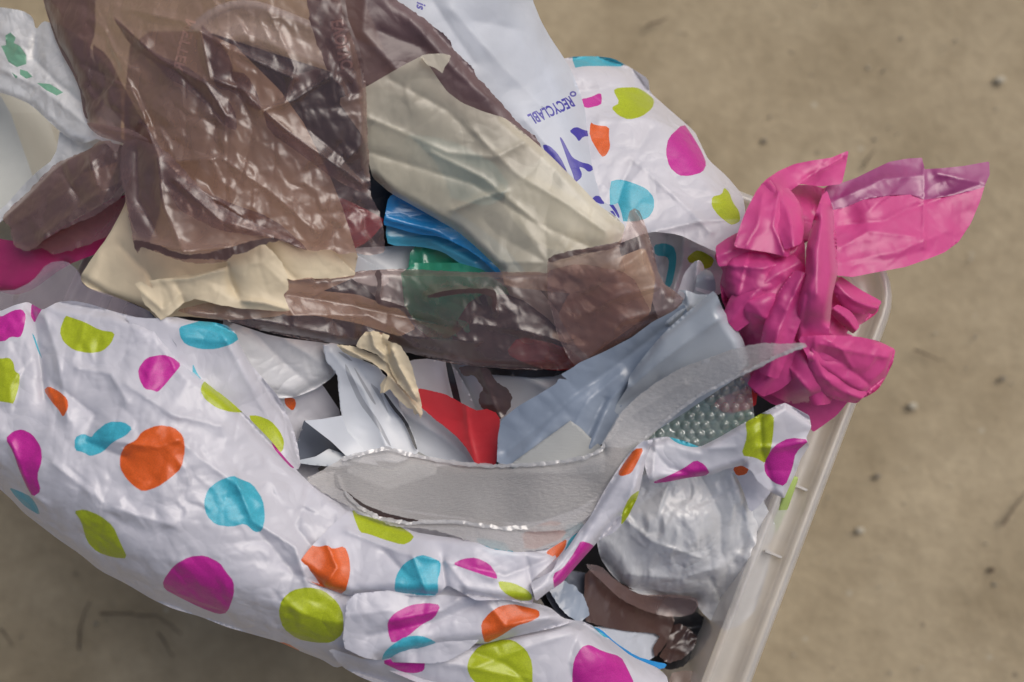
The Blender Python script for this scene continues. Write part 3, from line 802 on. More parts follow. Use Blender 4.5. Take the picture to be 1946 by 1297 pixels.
sheet('inner_layer', [(704, 228), (760, 240), (840, 320), (870, 420), (800, 395), (735, 350), (706, 300)], 'clear_white', 1, t, sp=6, crm=(2, 40))
sheet('turned_corner', [(800, 106), (815, 103), (842, 102), (857, 106), (854, 116), (845, 128), (841, 140), (828, 130), (812, 124), (806, 117)], 'beige_film', 10, t, sp=3, crm=(1, 20), rnd=.1)

# ------------------------------------------------------------------ cream bag, left
t = thing('plastic_bag', 380, 540, 390, 'cream bag crumpled out from under the torn brown bag, left of the brown band', 'plastic bag')
sheet('bag_body', [(250, 60), (420, 60), (560, 200), (640, 360), (690, 520), (600, 560), (545, 600), (440, 610), (340, 600), (300, 608), (282, 590), (250, 575), (205, 562), (168, 548), (150, 530), (175, 490), (205, 450), (232, 400), (240, 380), (235, 200)],
      'cream_film', 3, t, sp=5, crm=(3, 70), creases=[([(240, 400), (190, 480), (165, 540)], 4, 12), ([(230, 470), (280, 520), (300, 560)], -4, 10)], rolls=[([(150, 530), (205, 562), (282, 590)], 16, 6)])
sheet('upper_corner', [(495, 440), (540, 455), (620, 470), (650, 495), (682, 524), (640, 530), (590, 530), (548, 535), (520, 500)], 'cream_film', 7, t, sp=4, crm=(2.2, 34), creases=[([(505, 465), (530, 500), (560, 530)], -4, 10)])
sheet('torn_flap', [(283, 533), (330, 527), (380, 520), (432, 507), (428, 480), (440, 455), (500, 462), (518, 478), (535, 498), (546, 525), (548, 550), (538, 560), (551, 590), (540, 592), (500, 590), (455, 586), (415, 580), (372, 568), (350, 575), (325, 597), (306, 609), (296, 598), (272, 575), (266, 552), (256, 540), (268, 536), (290, 550), (292, 545)],
      'cream_film', 15, t, sp=3.4, crm=(2.4, 30), rnd=.07, jag=1.5,
      creases=[([(432, 506), (440, 540), (456, 572)], -9, 12), ([(283, 532), (360, 530), (430, 508)], 6, 7), ([(456, 572), (500, 575), (545, 588)], 8, 9), ([(430, 508), (500, 500), (540, 540)], 3, 20), ([(265, 550), (310, 590), (340, 560)], 4, 8), ([(335, 540), (350, 575)], -6, 12)],
      rolls=[([(283, 533), (330, 527), (380, 520), (432, 507)], 9, 3)])

single('plastic_film', 'cream film scrap showing through the left half of the brown band', 'plastic film', None,
       out=[(530, 570), (600, 552), (680, 560), (765, 590), (790, 625), (760, 640), (680, 615), (600, 600), (540, 600)], mat='cream_film', z=2, sp=5, crm=(3, 34), rnd=.08)
single('plastic_film', 'cream film scrap showing through the wide right end of the brown band', 'plastic film', None,
       out=[(1080, 560), (1150, 500), (1225, 470), (1246, 530), (1236, 596), (1190, 630), (1120, 680), (1096, 660), (1060, 600)], mat='cream_film', z=4, sp=5, crm=(3, 40), rnd=.08)
# ------------------------------------------------------------------ brown band across the middle
t = thing('plastic_bag', 850, 600, 380, 'torn brown translucent bag stretched as a band across the middle of the heap', 'plastic bag')
sheet('bag_body', [(330, 590), (400, 575), (470, 560), (545, 533), (600, 527), (650, 519), (715, 513), (760, 511), (800, 513), (900, 518), (960, 517), (1040, 515), (1100, 500), (1200, 520), (1240, 600), (1190, 645), (1150, 668), (1096, 699), (1050, 703), (1000, 703), (950, 701), (900, 696), (850, 690), (790, 674), (740, 664), (690, 658), (640, 654), (560, 643), (500, 629), (440, 612), (380, 603)],
      'brown_film', 9, t, sp=3.3, crm=(5.5, 32), rnd=.15, jag=1.5,
      creases=[([(715, 514), (724, 545), (716, 572), (740, 580), (770, 583)], 5, 6), ([(812, 563), (870, 552), (935, 554), (943, 590)], 6, 6), ([(545, 560), (640, 575), (760, 600), (850, 620)], -7, 12),
               ([(560, 600), (700, 600), (780, 640), (900, 650)], 6, 14), ([(840, 650), (900, 615), (1000, 630), (1100, 660)], 4, 10), ([(360, 592), (500, 610), (650, 640)], 6, 14)],
      rolls=[([(600, 527), (715, 513), (800, 513), (960, 517), (1040, 515)], 14, 6), ([(500, 629), (640, 654), (790, 674), (900, 696), (1050, 703)], 16, 7)])
sheet('wide_end', [(1040, 560), (1040, 492), (1062, 484), (1100, 475), (1150, 466), (1178, 460), (1190, 430), (1196, 402), (1206, 396), (1216, 402), (1230, 438), (1243, 480), (1250, 515), (1262, 540), (1280, 552), (1300, 568), (1290, 590), (1262, 600), (1200, 645), (1150, 672), (1097, 700), (1080, 680), (1060, 640)],
      'brown_film', 16, t, sp=3.5, crm=(4.0, 34, 1.3), rnd=.12, ctrl=[(1060, 600, -3), (1200, 500, 9), (1280, 570, 0)],
      creases=[([(1042, 495), (1110, 487), (1180, 465)], -4, 5), ([(1100, 600), (1180, 560), (1262, 545)], 4, 12), ([(1060, 580), (1150, 530), (1235, 470)], 3, 12), ([(1110, 690), (1180, 610), (1260, 590)], 4, 14)],
      rolls=[([(1206, 396), (1230, 438), (1250, 515), (1280, 552)], 24, 10)])
sheet('ragged_rim', [(1040, 492), (1060, 482), (1100, 474), (1150, 466), (1178, 460), (1182, 468), (1150, 476), (1110, 482), (1080, 490), (1044, 500)], 'dark_brown_film', 20, t, sp=3, crm=(1, 20), jag=2)
sheet('slit_edge', [(712, 515), (724, 514), (726, 545), (720, 568), (742, 574), (770, 584), (760, 586), (735, 584), (716, 577), (712, 565), (718, 545)], 'dark_brown_film', 15, t, sp=3, crm=(1, 20), jag=1.5)
sheet('slit_edge', [(812, 561), (850, 552), (900, 548), (935, 550), (944, 558), (943, 580), (940, 596), (936, 585), (936, 562), (900, 557), (860, 560), (830, 566), (815, 567)], 'dark_brown_film', 16, t, sp=3, crm=(1, 20), jag=1.5)

# ------------------------------------------------------------------ big brown bag, upper left
t = thing('plastic_bag', 400, 250, 400, 'big crinkled brown translucent bag with faint lettering at the top left', 'plastic bag')
vert = text_loops('EVOLVC', (650, 36), (5.6, 25), (-32, 6), .03)
ver2 = text_loops('METTER', (372, 40), (-7, 27), (-26, -7), .03)
sheet('bag_body', [(60, -130), (78, -20), (84, 12), (96, 48), (108, 80), (126, 110), (142, 148), (156, 172), (160, 200), (166, 222), (163, 234), (190, 252), (240, 275), (300, 330), (340, 400), (420, 440), (540, 455), (565, 470), (600, 478), (625, 474), (645, 484), (672, 480), (700, 486), (733, 480), (728, 430), (720, 400), (704, 372), (703, 330), (698, 250), (696, 165), (686, 130), (668, 70), (648, 20), (636, -130)],
      'brown_film', 14, t, sp=3.3, crm=(8.5, 40), rnd=.12, jag=2,
      creases=[([(215, 35), (300, 110), (390, 160), (430, 220)], 6.1, 9), ([(200, 60), (270, 210), (300, 300), (360, 350), (460, 410)], 5.0, 8), ([(380, 60), (400, 150), (460, 170), (500, 210), (560, 260), (690, 350)], 5.5, 7),
               ([(250, 20), (345, 40), (430, 90), (560, 150)], 4.4, 8), ([(330, 130), (400, 200), (420, 290)], -5.0, 8), ([(150, 120), (260, 170), (300, 260)], -4.4, 9), ([(510, 20), (560, 130), (540, 200)], 3.9, 7),
               ([(620, 150), (560, 190), (500, 210)], 3.9, 6), ([(300, 310), (420, 300), (520, 370), (600, 440)], 3.9, 8), ([(590, 250), (650, 300), (700, 360)], -3.3, 8), ([(440, 140), (480, 240), (460, 330)], -3.9, 8)],
      rolls=[([(84, 12), (108, 80), (142, 148), (163, 234)], 26, 9), ([(703, 330), (698, 250), (696, 165), (668, 70)], 18, 6)],
      prints=[('!brown_print', vert), ('!brown_print', ver2)])
for lay in ([(60, -130), (250, -130), (180, -10), (182, 60), (168, 100), (186, 130), (200, 195), (175, 228), (160, 225), (150, 160), (110, 90), (84, 10)],
            [(212, 30), (232, 45), (262, 75), (300, 105), (352, 125), (402, 160), (446, 205), (452, 250), (428, 240), (400, 208), (352, 165), (320, 150), (290, 116), (250, 90)],
            [(170, 80), (205, 105), (232, 160), (262, 215), (290, 255), (330, 330), (420, 380), (520, 415), (590, 478), (560, 470), (470, 420), (390, 395), (310, 350), (282, 300), (240, 240), (205, 200)],
            [(380, 45), (400, 62), (428, 92), (444, 130), (438, 142), (408, 160), (398, 120), (390, 90)],
            [(404, 150), (440, 134), (470, 142), (490, 180), (498, 214), (470, 200), (440, 172), (415, 170)],
            [(232, 262), (290, 285), (296, 330), (310, 362), (300, 420), (280, 470), (250, 430), (236, 350)],
            [(556, 145), (612, 128), (598, 160), (560, 180), (536, 196)],
            [(498, 205), (530, 235), (580, 270), (640, 320), (700, 345), (700, 372), (640, 345), (560, 285), (510, 250)],
            [(600, -130), (650, -130), (655, 20), (690, 110), (692, 170), (664, 190), (640, 150), (618, 80), (600, 20)]):
    sheet('inner_layer', lay, 'brown_double', 9, t, sp=5, crm=(4, 50), rnd=.2)
sheet('hanging_flap', [(232, 275), (262, 262), (320, 290), (400, 380), (470, 420), (560, 456), (552, 462), (520, 455), (500, 461), (470, 478), (440, 486), (430, 498), (405, 500), (380, 502), (350, 498), (320, 488), (290, 476), (268, 470), (262, 484), (253, 462), (250, 440), (244, 405), (232, 350), (228, 310)],
      'brown_film', 22, t, sp=3.8, crm=(3.6, 40), rnd=.12, jag=2.5,
      creases=[([(300, 300), (310, 390), (350, 480)], 8, 12), ([(260, 290), (262, 380), (300, 450)], -6, 12), ([(330, 340), (420, 420), (520, 450)], 7, 12), ([(250, 455), (350, 478), (440, 470), (520, 455)], 6, 8)])
sheet('torn_hem', [(253, 455), (275, 458), (320, 474), (360, 486), (400, 480), (450, 466), (500, 452), (550, 455), (500, 463), (470, 478), (440, 486), (432, 496), (418, 494), (400, 492), (350, 494), (320, 487), (290, 476), (268, 470), (260, 482), (252, 465)], 'dark_brown_film', 27, t, sp=3, crm=(1.5, 20), jag=3,
      ctrl=[(300, 470, 0), (500, 460, 0)])
sheet('inner_layer', [(250, 280), (195, 270), (112, 314), (54, 374), (10, 414), (30, 455), (62, 465), (130, 424), (230, 366)], 'brown_double', 6, t, sp=5, crm=(4, 46))
sheet('torn_handle', [(255, 275), (232, 278), (195, 264), (170, 285), (140, 296), (110, 308), (85, 330), (50, 368), (22, 392), (3, 412), (8, 424), (22, 432), (20, 450), (28, 468), (45, 478), (62, 474), (90, 452), (130, 430), (180, 412), (235, 372), (250, 330)],
      'brown_film', 12, t, sp=4, crm=(6, 36), jag=2.5, creases=[([(190, 290), (120, 370), (40, 420)], 6, 16), ([(240, 340), (170, 380), (80, 450)], 5, 12), ([(170, 300), (185, 350)], 6, 8), ([(120, 330), (150, 380)], -6, 8)],
      rolls=[([(195, 264), (110, 308), (50, 368), (3, 412)], 10, 3)])
sheet('side_tuck', [(163, 232), (200, 238), (250, 246), (290, 270), (262, 282), (220, 268), (190, 260), (172, 246)], 'brown_film', 19, t, sp=3.5, crm=(2, 30), creases=[([(165, 236), (230, 250), (280, 268)], 4, 8)])

# ------------------------------------------------------------------ the white inner things of the pit
single('plastic_bag', 'milky white bag bulging under the brown band, beside the front spotted bag', 'plastic bag', None,
       out=[(430, 610), (520, 640), (640, 655), (650, 690), (632, 718), (600, 740), (562, 755), (530, 758), (480, 740), (430, 700)], mat='clear_white', z=-3, sp=4, crm=(4, 60), rnd=.15, creases=[([(470, 620), (540, 690), (600, 740)], -5, 14), ([(540, 645), (610, 690)], 4, 10)],
       rolls=[([(640, 655), (632, 718), (562, 755), (500, 750)], 24, 5)])
single('mailing_bag', 'white mailing bag with a jagged cut edge and faint grey streaks', 'mailing bag', None,
       out=[(612, 655), (640, 652), (680, 680), (720, 700), (745, 730), (760, 775), (785, 825), (796, 860), (760, 880), (690, 875), (655, 825), (648, 790), (644, 750), (640, 710), (622, 690)], mat='mailer_white', z=2, sp=3.6, crm=(1.6, 46, 2.2), jag=2, rnd=.08, thick=.4,
       prints=[('streak_print', [[(655, 690), (662, 700), (690, 760), (720, 800), (745, 850), (738, 846), (712, 804), (682, 766), (658, 712)], [(668, 690), (700, 740), (716, 770), (710, 768), (690, 736)], [(640, 668), (655, 672), (672, 688), (660, 684)], [(700, 725), (722, 742), (740, 790), (730, 772)]])],
       creases=[([(630, 670), (690, 740), (735, 850)], 5, 14), ([(680, 700), (740, 790)], -3, 10)])
t = thing('mailing_bag', 640, 850, 350, 'folded grey-white mailing bag corner standing open beside the front spotted bag', 'mailing bag')
sheet('outer_face', [(578, 800), (610, 797), (650, 790), (660, 820), (705, 868), (720, 885), (668, 877), (630, 840)], 'mailer_white', 2, t, sp=4, crm=(.5, 60), rnd=.04, ctrl=[(590, 800, 6), (700, 880, 0)])
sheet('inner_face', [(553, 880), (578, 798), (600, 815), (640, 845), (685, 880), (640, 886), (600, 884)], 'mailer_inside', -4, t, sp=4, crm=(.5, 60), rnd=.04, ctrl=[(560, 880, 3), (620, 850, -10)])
sheet('lower_lip', [(553, 878), (572, 874), (600, 868), (625, 853), (650, 862), (690, 882), (640, 888), (590, 884)], 'grey_film', 0, t, sp=4, crm=(.4, 60), rnd=.05)
single('mailing_bag', 'smooth white mailing bag panel under the red film', 'mailing bag', None,
       out=[(735, 700), (800, 680), (860, 690), (900, 760), (930, 880), (790, 890), (760, 820), (740, 760)], mat='mailer_white', z=-6, sp=4, crm=(1.8, 60), creases=[([(760, 780), (840, 830), (900, 880)], 5, 14), ([(850, 690), (868, 760)], -8, 10)])
single('mailing_bag', 'white mailing bag with a dark seam behind the dark brown scrap', 'mailing bag', None,
       out=[(845, 680), (960, 690), (1080, 700), (1080, 740), (1000, 800), (960, 850), (900, 840), (870, 780), (862, 740)], mat='mailer_white', z=-11, sp=4, crm=(2, 60), creases=[([(862, 690), (878, 770)], -7, 8), ([(960, 700), (1040, 740)], 6, 18)])
single('plastic_film', 'thin black strip of film standing between two white mailing bags', 'plastic film', None,
       out=[(846, 684), (856, 686), (868, 730), (884, 800), (872, 796), (862, 760), (852, 720)], mat='dark_film', z=-1, sp=3, crm=(.5, 30))
single('plastic_film', 'thin black cut edge along the white mailing bag with streaks', 'plastic film', None,
       out=[(728, 748), (733, 748), (750, 772), (772, 798), (786, 830), (794, 856), (788, 852), (778, 826), (766, 800), (746, 778)], mat='dark_film', z=4.5, sp=3, crm=(.3, 30))
single('plastic_film', 'dark brown crumpled scrap hanging between white mailing bags and red film', 'plastic film', None,
       out=[(870, 698), (885, 695), (905, 696), (930, 702), (940, 725), (965, 740), (974, 755), (970, 775), (960, 790), (945, 800), (930, 790), (912, 772), (910, 752), (918, 740), (910, 725), (898, 712), (890, 716), (878, 712)], mat='dark_brown_film', z=3, sp=3.5, crm=(3, 26), jag=2,
       creases=[([(915, 705), (935, 760), (950, 795)], 4, 8)])
single('plastic_film', 'flat red film strip, narrow at the upper left and wide beside the grey mailing bag', 'plastic film', None,
       out=[(740, 708), (752, 718), (780, 736), (815, 742), (848, 750), (880, 768), (905, 780), (925, 778), (942, 784), (950, 796), (950, 840), (942, 885), (905, 885), (885, 850), (868, 830), (840, 808), (800, 775), (770, 752), (745, 730)], mat='red_film', z=7, sp=3.6, crm=(1.6, 30), rnd=.05, jag=1.2,
       creases=[([(885, 770), (892, 830), (905, 880)], 3, 8)])
t = thing('plastic_film', 735, 700, 372, 'knotted pale cream film with a frayed tail lying on the white mailing bags', 'plastic film')
sheet('upper_loop', [(676, 659), (683, 644), (694, 631), (709, 629), (725, 633), (740, 638), (736, 648), (750, 652), (762, 659), (775, 677), (784, 699), (790, 722), (797, 750), (802, 774), (790, 765), (772, 745), (757, 730), (746, 712), (738, 692), (714, 673)], 'cream_film', 13, t, sp=3, crm=(3.2, 18), creases=[([(705, 630), (712, 660), (730, 675)], 7, 4), ([(724, 634), (728, 665)], -6, 4), ([(745, 665), (760, 700), (790, 755)], 7, 4), ([(735, 655), (740, 690), (755, 720)], -7, 5)], jag=1.5, rnd=.08, rolls=[([(694, 631), (709, 629), (740, 638)], 8, 4)])
sheet('frayed_tail', [(639, 655), (676, 659), (714, 675), (740, 681), (747, 699), (758, 712), (775, 725), (793, 752), (804, 783), (799, 795), (795, 786), (788, 790), (785, 778), (776, 776), (758, 761), (740, 739), (731, 748), (722, 748), (723, 730), (738, 712), (705, 688), (670, 679), (650, 668)], 'cream_film', 8.5, t, sp=3, crm=(2.6, 18), creases=[([(650, 660), (710, 690), (738, 715)], 6, 5), ([(738, 712), (728, 745)], 5, 4), ([(745, 720), (775, 755), (798, 788)], 6, 4)], jag=1.5, rnd=.08)

# ------------------------------------------------------------------ grey mailing bag
t = thing('mailing_bag', 1180, 740, 370, 'glossy blue-grey mailing bag folded over, in front of the pink bag', 'mailing bag')
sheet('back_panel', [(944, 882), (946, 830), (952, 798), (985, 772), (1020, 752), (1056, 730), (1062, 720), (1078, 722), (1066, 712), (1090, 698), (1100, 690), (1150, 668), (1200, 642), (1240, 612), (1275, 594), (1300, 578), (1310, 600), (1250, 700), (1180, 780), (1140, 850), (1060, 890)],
      'grey_inside', 20, t, sp=4.5, crm=(2.4, 50, 2.4), rnd=.08,  # the back panel's darker, bluer grey
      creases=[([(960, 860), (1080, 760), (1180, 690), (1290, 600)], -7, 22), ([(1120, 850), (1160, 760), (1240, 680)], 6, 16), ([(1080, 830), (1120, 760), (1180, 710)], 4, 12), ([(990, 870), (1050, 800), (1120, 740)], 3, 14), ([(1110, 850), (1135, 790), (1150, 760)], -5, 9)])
sheet('front_panel', [(1140, 850), (1165, 792), (1172, 768), (1192, 738), (1196, 715), (1222, 680), (1255, 640), (1290, 606), (1330, 575), (1355, 553), (1362, 560), (1375, 590), (1392, 615), (1412, 645), (1424, 686), (1395, 722), (1330, 765), (1270, 805), (1190, 852)],
      'grey_film', 26, t, sp=4.5, crm=(1.0, 110), rnd=.12, ctrl=[(1240, 650, 6), (1400, 640, 0), (1330, 580, 4), (1200, 830, -6)],
      creases=[([(1200, 735), (1250, 690), (1330, 630), (1375, 600)], 5, 12), ([(1180, 770), (1230, 740), (1250, 720)], -3, 8)],
      rolls=[([(1196, 715), (1255, 640), (1330, 575), (1355, 553)], 22, 6), ([(1375, 590), (1412, 645), (1424, 686)], 24, 9)])
sheet('rolled_end', [(1240, 612), (1268, 594), (1296, 574), (1303, 566), (1300, 556), (1288, 552), (1306, 552), (1325, 560), (1345, 560), (1358, 556), (1330, 600), (1290, 640), (1250, 650)],
      'grey_film', 16, t, sp=4, crm=(1, 50), creases=[([(1303, 556), (1310, 580), (1270, 615)], 6, 8)])
sheet('inside_roll', [(1325, 520), (1340, 512), (1352, 516), (1360, 535), (1360, 556), (1340, 575), (1322, 590), (1318, 560), (1322, 540)], 'grey_film', -2, t, sp=4, crm=(.5, 40), rolls=[([(1325, 520), (1340, 512), (1352, 516)], 16, 8)], prints=[('!white_film', [[(1322, 546), (1358, 556), (1354, 563), (1322, 552)]])])

single('card', 'pale grey card corner poking up from behind the foam wrap', 'card', None,
       out=[(968, 884), (1084, 800), (1105, 815), (1128, 838), (1148, 852), (1150, 900), (980, 900)], mat='card', z=21.5, sp=6, crm=(.4, 60), rnd=.02, thick=.6, jag=.8)
single('card', 'grey card end lying under the left part of the foam wrap', 'card', None,
       out=[(660, 868), (765, 843), (828, 876), (830, 900), (740, 930), (660, 900)], mat='card', z=-2, sp=6, crm=(.4, 60), rnd=.02, thick=.6)

# ------------------------------------------------------------------ bubble wrap and foam wrap
def bubbles(x, y):
    a, b = x / 19.0, y / 16.5
    j = np.round(b); i = np.round(a - .5 * (j % 2)) + .5 * (j % 2)
    d = np.hypot((a - i) * 19, (b - j) * 16.5)
    k = h2(i * 2, j, 7); k = np.where(k < .22, .15, .6 + .5 * k)
    return 2.0 * k * np.sqrt(np.clip(1 - (d / 7.6) ** 2, 0, 1))
single('plastic_film', 'teal green film under the clear bubble wrap', 'plastic film', None,
       out=[(1180, 800), (1300, 770), (1380, 750), (1440, 790), (1440, 840), (1380, 880), (1280, 870), (1200, 880)], mat='green_film', z=-2, sp=6, crm=(3, 40))
single('plastic_film', 'orange-red scrap of film glimpsed through the bubble wrap', 'plastic film', None,
       out=[(1350, 765), (1420, 735), (1440, 745), (1436, 775), (1380, 788)], mat='red_film', z=1, sp=5, crm=(2, 30))
single('bubble_wrap', 'clear bubble wrap sheet between the foam wrap and the pink bag', 'bubble wrap', None,
       out=[(1180, 830), (1250, 770), (1330, 720), (1400, 690), (1424, 685), (1428, 740), (1434, 795), (1420, 822), (1385, 842), (1345, 855), (1300, 842), (1262, 838), (1200, 880)], mat='bubble', z=11, sp=2.6, crm=(1.5, 60), bumps=bubbles, rnd=.1)
t = thing('foam_wrap', 1000, 930, 370, 'translucent grainy foam wrap with a pointed end reaching up to the pink bag', 'packing foam')
def fine(x, y): return .14 * (vnoise(x / 3.2, y / 3.2, 77) + vnoise(x / 5.5, y / 5.5, 78))
sheet('back_sheet', [(580, 910), (610, 895), (650, 872), (700, 858), (735, 850), (770, 860), (820, 870), (880, 880), (940, 884), (1000, 882), (1060, 877), (1110, 868), (1140, 855), (1160, 820), (1180, 785), (1210, 755), (1250, 725), (1290, 702), (1340, 683), (1380, 668), (1420, 657), (1450, 652), (1490, 654), (1530, 652), (1534, 660), (1500, 672), (1470, 684), (1440, 702), (1410, 714), (1370, 734), (1330, 754), (1300, 776), (1260, 808), (1230, 835), (1190, 880), (1160, 930), (1130, 975), (1080, 1008), (1000, 1012), (930, 1006), (870, 998), (800, 990), (740, 978), (690, 958), (656, 932), (620, 924)],
      'foam', 22, t, sp=3.2, crm=(.7, 60), rnd=.12, bumps=fine, jag=1.5,
      ctrl=[(590, 910, -12), (700, 925, -3), (900, 945, -2), (1080, 940, 3), (1160, 850, 10), (1300, 740, 14), (1450, 670, 15), (1530, 655, 16)],
      rolls=[([(650, 872), (735, 850), (880, 880), (1060, 877), (1140, 855)], 26, 7)],
      creases=[([(650, 930), (640, 905), (690, 870)], 4, 8), ([(1140, 860), (1200, 790), (1300, 730)], 3, 10)])
sheet('front_sheet', [(582, 914), (604, 903), (640, 893), (650, 910), (653, 928), (670, 952), (683, 965), (723, 984), (740, 990), (780, 994), (802, 990), (868, 990), (912, 996), (956, 1003), (1013, 1000), (1061, 1001), (1109, 976), (1145, 928), (1185, 890), (1165, 950), (1125, 1000), (1079, 1022), (1048, 1040), (1022, 1046), (986, 1050), (934, 1042), (890, 1028), (846, 1012), (802, 1004), (767, 1002), (740, 998), (670, 967), (617, 938)],
      'foam', 21, t, sp=3.2, crm=(.8, 40), bumps=fine, jag=3, ctrl=[(600, 920, -9), (700, 970, 0), (900, 1010, 2), (1050, 1010, 1), (1150, 950, 2)], rnd=.1)
sheet('pouch_shade', [(650, 925), (690, 945), (740, 966), (800, 978), (870, 986), (960, 992), (960, 1006), (870, 1002), (780, 1002), (700, 985), (656, 950)], 'dark_brown_film', 8, t, sp=5, crm=(1, 40))  # dark strip put in for the shade inside the pouch opening
def edging(pts, w, z, ctrl):
    p = densify(np.array(pts, float), 6, False)
    tt = np.gradient(p, axis=0); nn = np.c_[-tt[:, 1], tt[:, 0]] / np.hypot(tt[:, 0], tt[:, 1])[:, None]
    q = np.r_[p + nn * w * .5, (p - nn * w * .5)[::-1]]
    sheet('cut_edge', q, 'foam_edge', z, t, sp=3, crm=(1.5, 12), jag=2.5, it=0, ctrl=ctrl)
FC = [(590, 910, -12), (700, 925, -3), (900, 945, -2), (1080, 940, 3), (1160, 850, 10), (1300, 740, 14), (1450, 670, 15), (1530, 655, 16)]
edging([(650, 873), (700, 859), (735, 852), (770, 862), (820, 872), (880, 882), (940, 886), (1000, 884), (1060, 879), (1110, 870), (1142, 856), (1165, 822), (1185, 788), (1214, 758), (1254, 728), (1294, 705), (1342, 686), (1390, 668)], 7, 22, FC)
edging([(1528, 657), (1470, 681), (1410, 711), (1370, 731), (1330, 751), (1300, 772), (1258, 804), (1226, 832), (1190, 874)], 6, 23, FC)
edging([(655, 934), (683, 965), (723, 985), (780, 996), (802, 992), (868, 992), (912, 998), (956, 1005), (1013, 1002), (1061, 1003), (1107, 978)], 7, 22.5, [(600, 920, -9), (700, 970, 0), (900, 1010, 2), (1050, 1010, 1), (1150, 950, 2)])

# ------------------------------------------------------------------ pink bag
t = thing('plastic_bag', 1530, 560, 370, 'bright pink crumpled bag with a raised knotted top, on the right corner of the box', 'plastic bag')
PK = dict(crm=(3.0, 50), sp=4.5, rnd=.12)
sheet('under_fold', [(1400, 700), (1500, 690), (1600, 700), (1615, 760), (1590, 790), (1560, 812), (1545, 822), (1530, 800), (1505, 775), (1470, 770), (1430, 745)], 'pink_film', 0, t, **PK)
sheet('side_puff', [(1560, 520), (1590, 522), (1625, 555), (1672, 578), (1668, 595), (1640, 615), (1605, 632), (1625, 640), (1560, 650)], 'pink_film', 4, t, crm=(9, 30), sp=3.6, rolls=[([(1590, 522), (1625, 555), (1672, 578), (1640, 615)], 18, 8)])
sheet('lower_puff', [(1420, 690), (1470, 640), (1530, 645), (1570, 637), (1630, 640), (1668, 648), (1702, 664), (1696, 690), (1685, 715), (1668, 742), (1640, 758), (1612, 752), (1560, 765), (1500, 768), (1455, 745), (1430, 748)], 'pink_film', 10, t, crm=(9, 40), sp=3.6, rnd=.15,
      ctrl=[(1560, 700, 16), (1680, 690, 8), (1440, 720, -4)], rolls=[([(1702, 664), (1685, 715), (1640, 758), (1500, 768)], 34, 14), ([(1570, 637), (1668, 648), (1702, 664)], 20, 10)],
      creases=[([(1520, 650), (1560, 720), (1640, 755)], -6, 12), ([(1490, 690), (1540, 745)], 7, 10), ([(1600, 660), (1660, 700)], 5, 12)], pleats=[(1560, 650, 16, 2.5, 40, 170)])
sheet('left_bulge', [(1358, 488), (1364, 474), (1396, 464), (1440, 455), (1500, 440), (1530, 455), (1530, 560), (1510, 650), (1480, 700), (1440, 712), (1424, 690), (1412, 645), (1392, 612), (1372, 572), (1368, 540), (1374, 515), (1364, 502)], 'pink_film', 15, t, crm=(10, 44), sp=3.6, rnd=.12,
      ctrl=[(1450, 560, 16), (1380, 500, 4), (1440, 690, -3), (1515, 560, -6)], rolls=[([(1364, 474), (1368, 540), (1412, 645), (1424, 690)], 30, 14)],
      pleats=[(1505, 490, 20, 2.5, 50, 260)], creases=[([(1370, 575), (1440, 560), (1505, 545)], -8, 8), ([(1395, 470), (1470, 480), (1495, 487)], -6, 8), ([(1385, 505), (1450, 510), (1490, 500)], 6, 8)])
sheet('upper_left_petal', [(1394, 470), (1404, 436), (1418, 400), (1438, 362), (1455, 342), (1480, 325), (1510, 312), (1545, 305), (1580, 300), (1613, 286), (1608, 315), (1600, 350), (1560, 355), (1520, 350), (1500, 365), (1495, 400), (1505, 440), (1500, 490), (1460, 480)], 'pink_film', 20, t, crm=(5, 40), sp=3.6, rnd=.1,
      ctrl=[(1450, 400, 12), (1600, 300, 20), (1500, 350, 8), (1500, 460, 4)], creases=[([(1450, 370), (1440, 430), (1420, 465)], 4, 10), ([(1500, 365), (1540, 335), (1600, 300)], -7, 9), ([(1480, 365), (1470, 430), (1490, 480)], 7, 9), ([(1465, 340), (1490, 380)], 4, 10)])
def leaf(p0, p1, w, z, amp=7, bend=0.0, mat='pink_film', tip=.25):
    """a narrow pinched fold of film running from p0 to p1"""
    p0, p1 = np.array(p0, float), np.array(p1, float)
    d = p1 - p0; L = np.hypot(*d); n_ = np.array([-d[1], d[0]]) / L
    L_, R_, M_ = [], [], []
    for f in np.linspace(0, 1, 8):
        c = p0 + d * f + n_ * bend * math.sin(math.pi * f)
        k = w * (tip + (1 - tip) * math.sin(math.pi * min(1, .12 + .78 * f)) ** .7)
        L_.append(c + n_ * k * .55); R_.append(c - n_ * k * .45); M_.append(tuple(c + n_ * k * .06))
    o = sheet('fold', L_ + R_[::-1], mat, z, t, sp=3.6, crm=(3.6, 24, math.atan2(d[1], d[0]) + math.pi / 2), rnd=.12,
              creases=[(M_, amp * 2, w * .3)], rolls=[([tuple(q) for q in L_], w * .25, 2.5)])
    return o
leaf((1516, 468), (1362, 490), 66, 19, 4, 10)
leaf((1524, 500), (1388, 618), 72, 21, 4, 12)
leaf((1532, 520), (1462, 716), 64, 25, 6, 8)
leaf((1590, 536), (1670, 584), 46, 12, 6, 10)
leaf((1584, 585), (1628, 628), 30, 10, 5, -4)
leaf((1512, 650), (1436, 744), 66, 18, 5, -10)
leaf((1552, 670), (1560, 770), 62, 19, 5, -12)
leaf((1545, 660), (1640, 756), 50, 23, 5, 22)
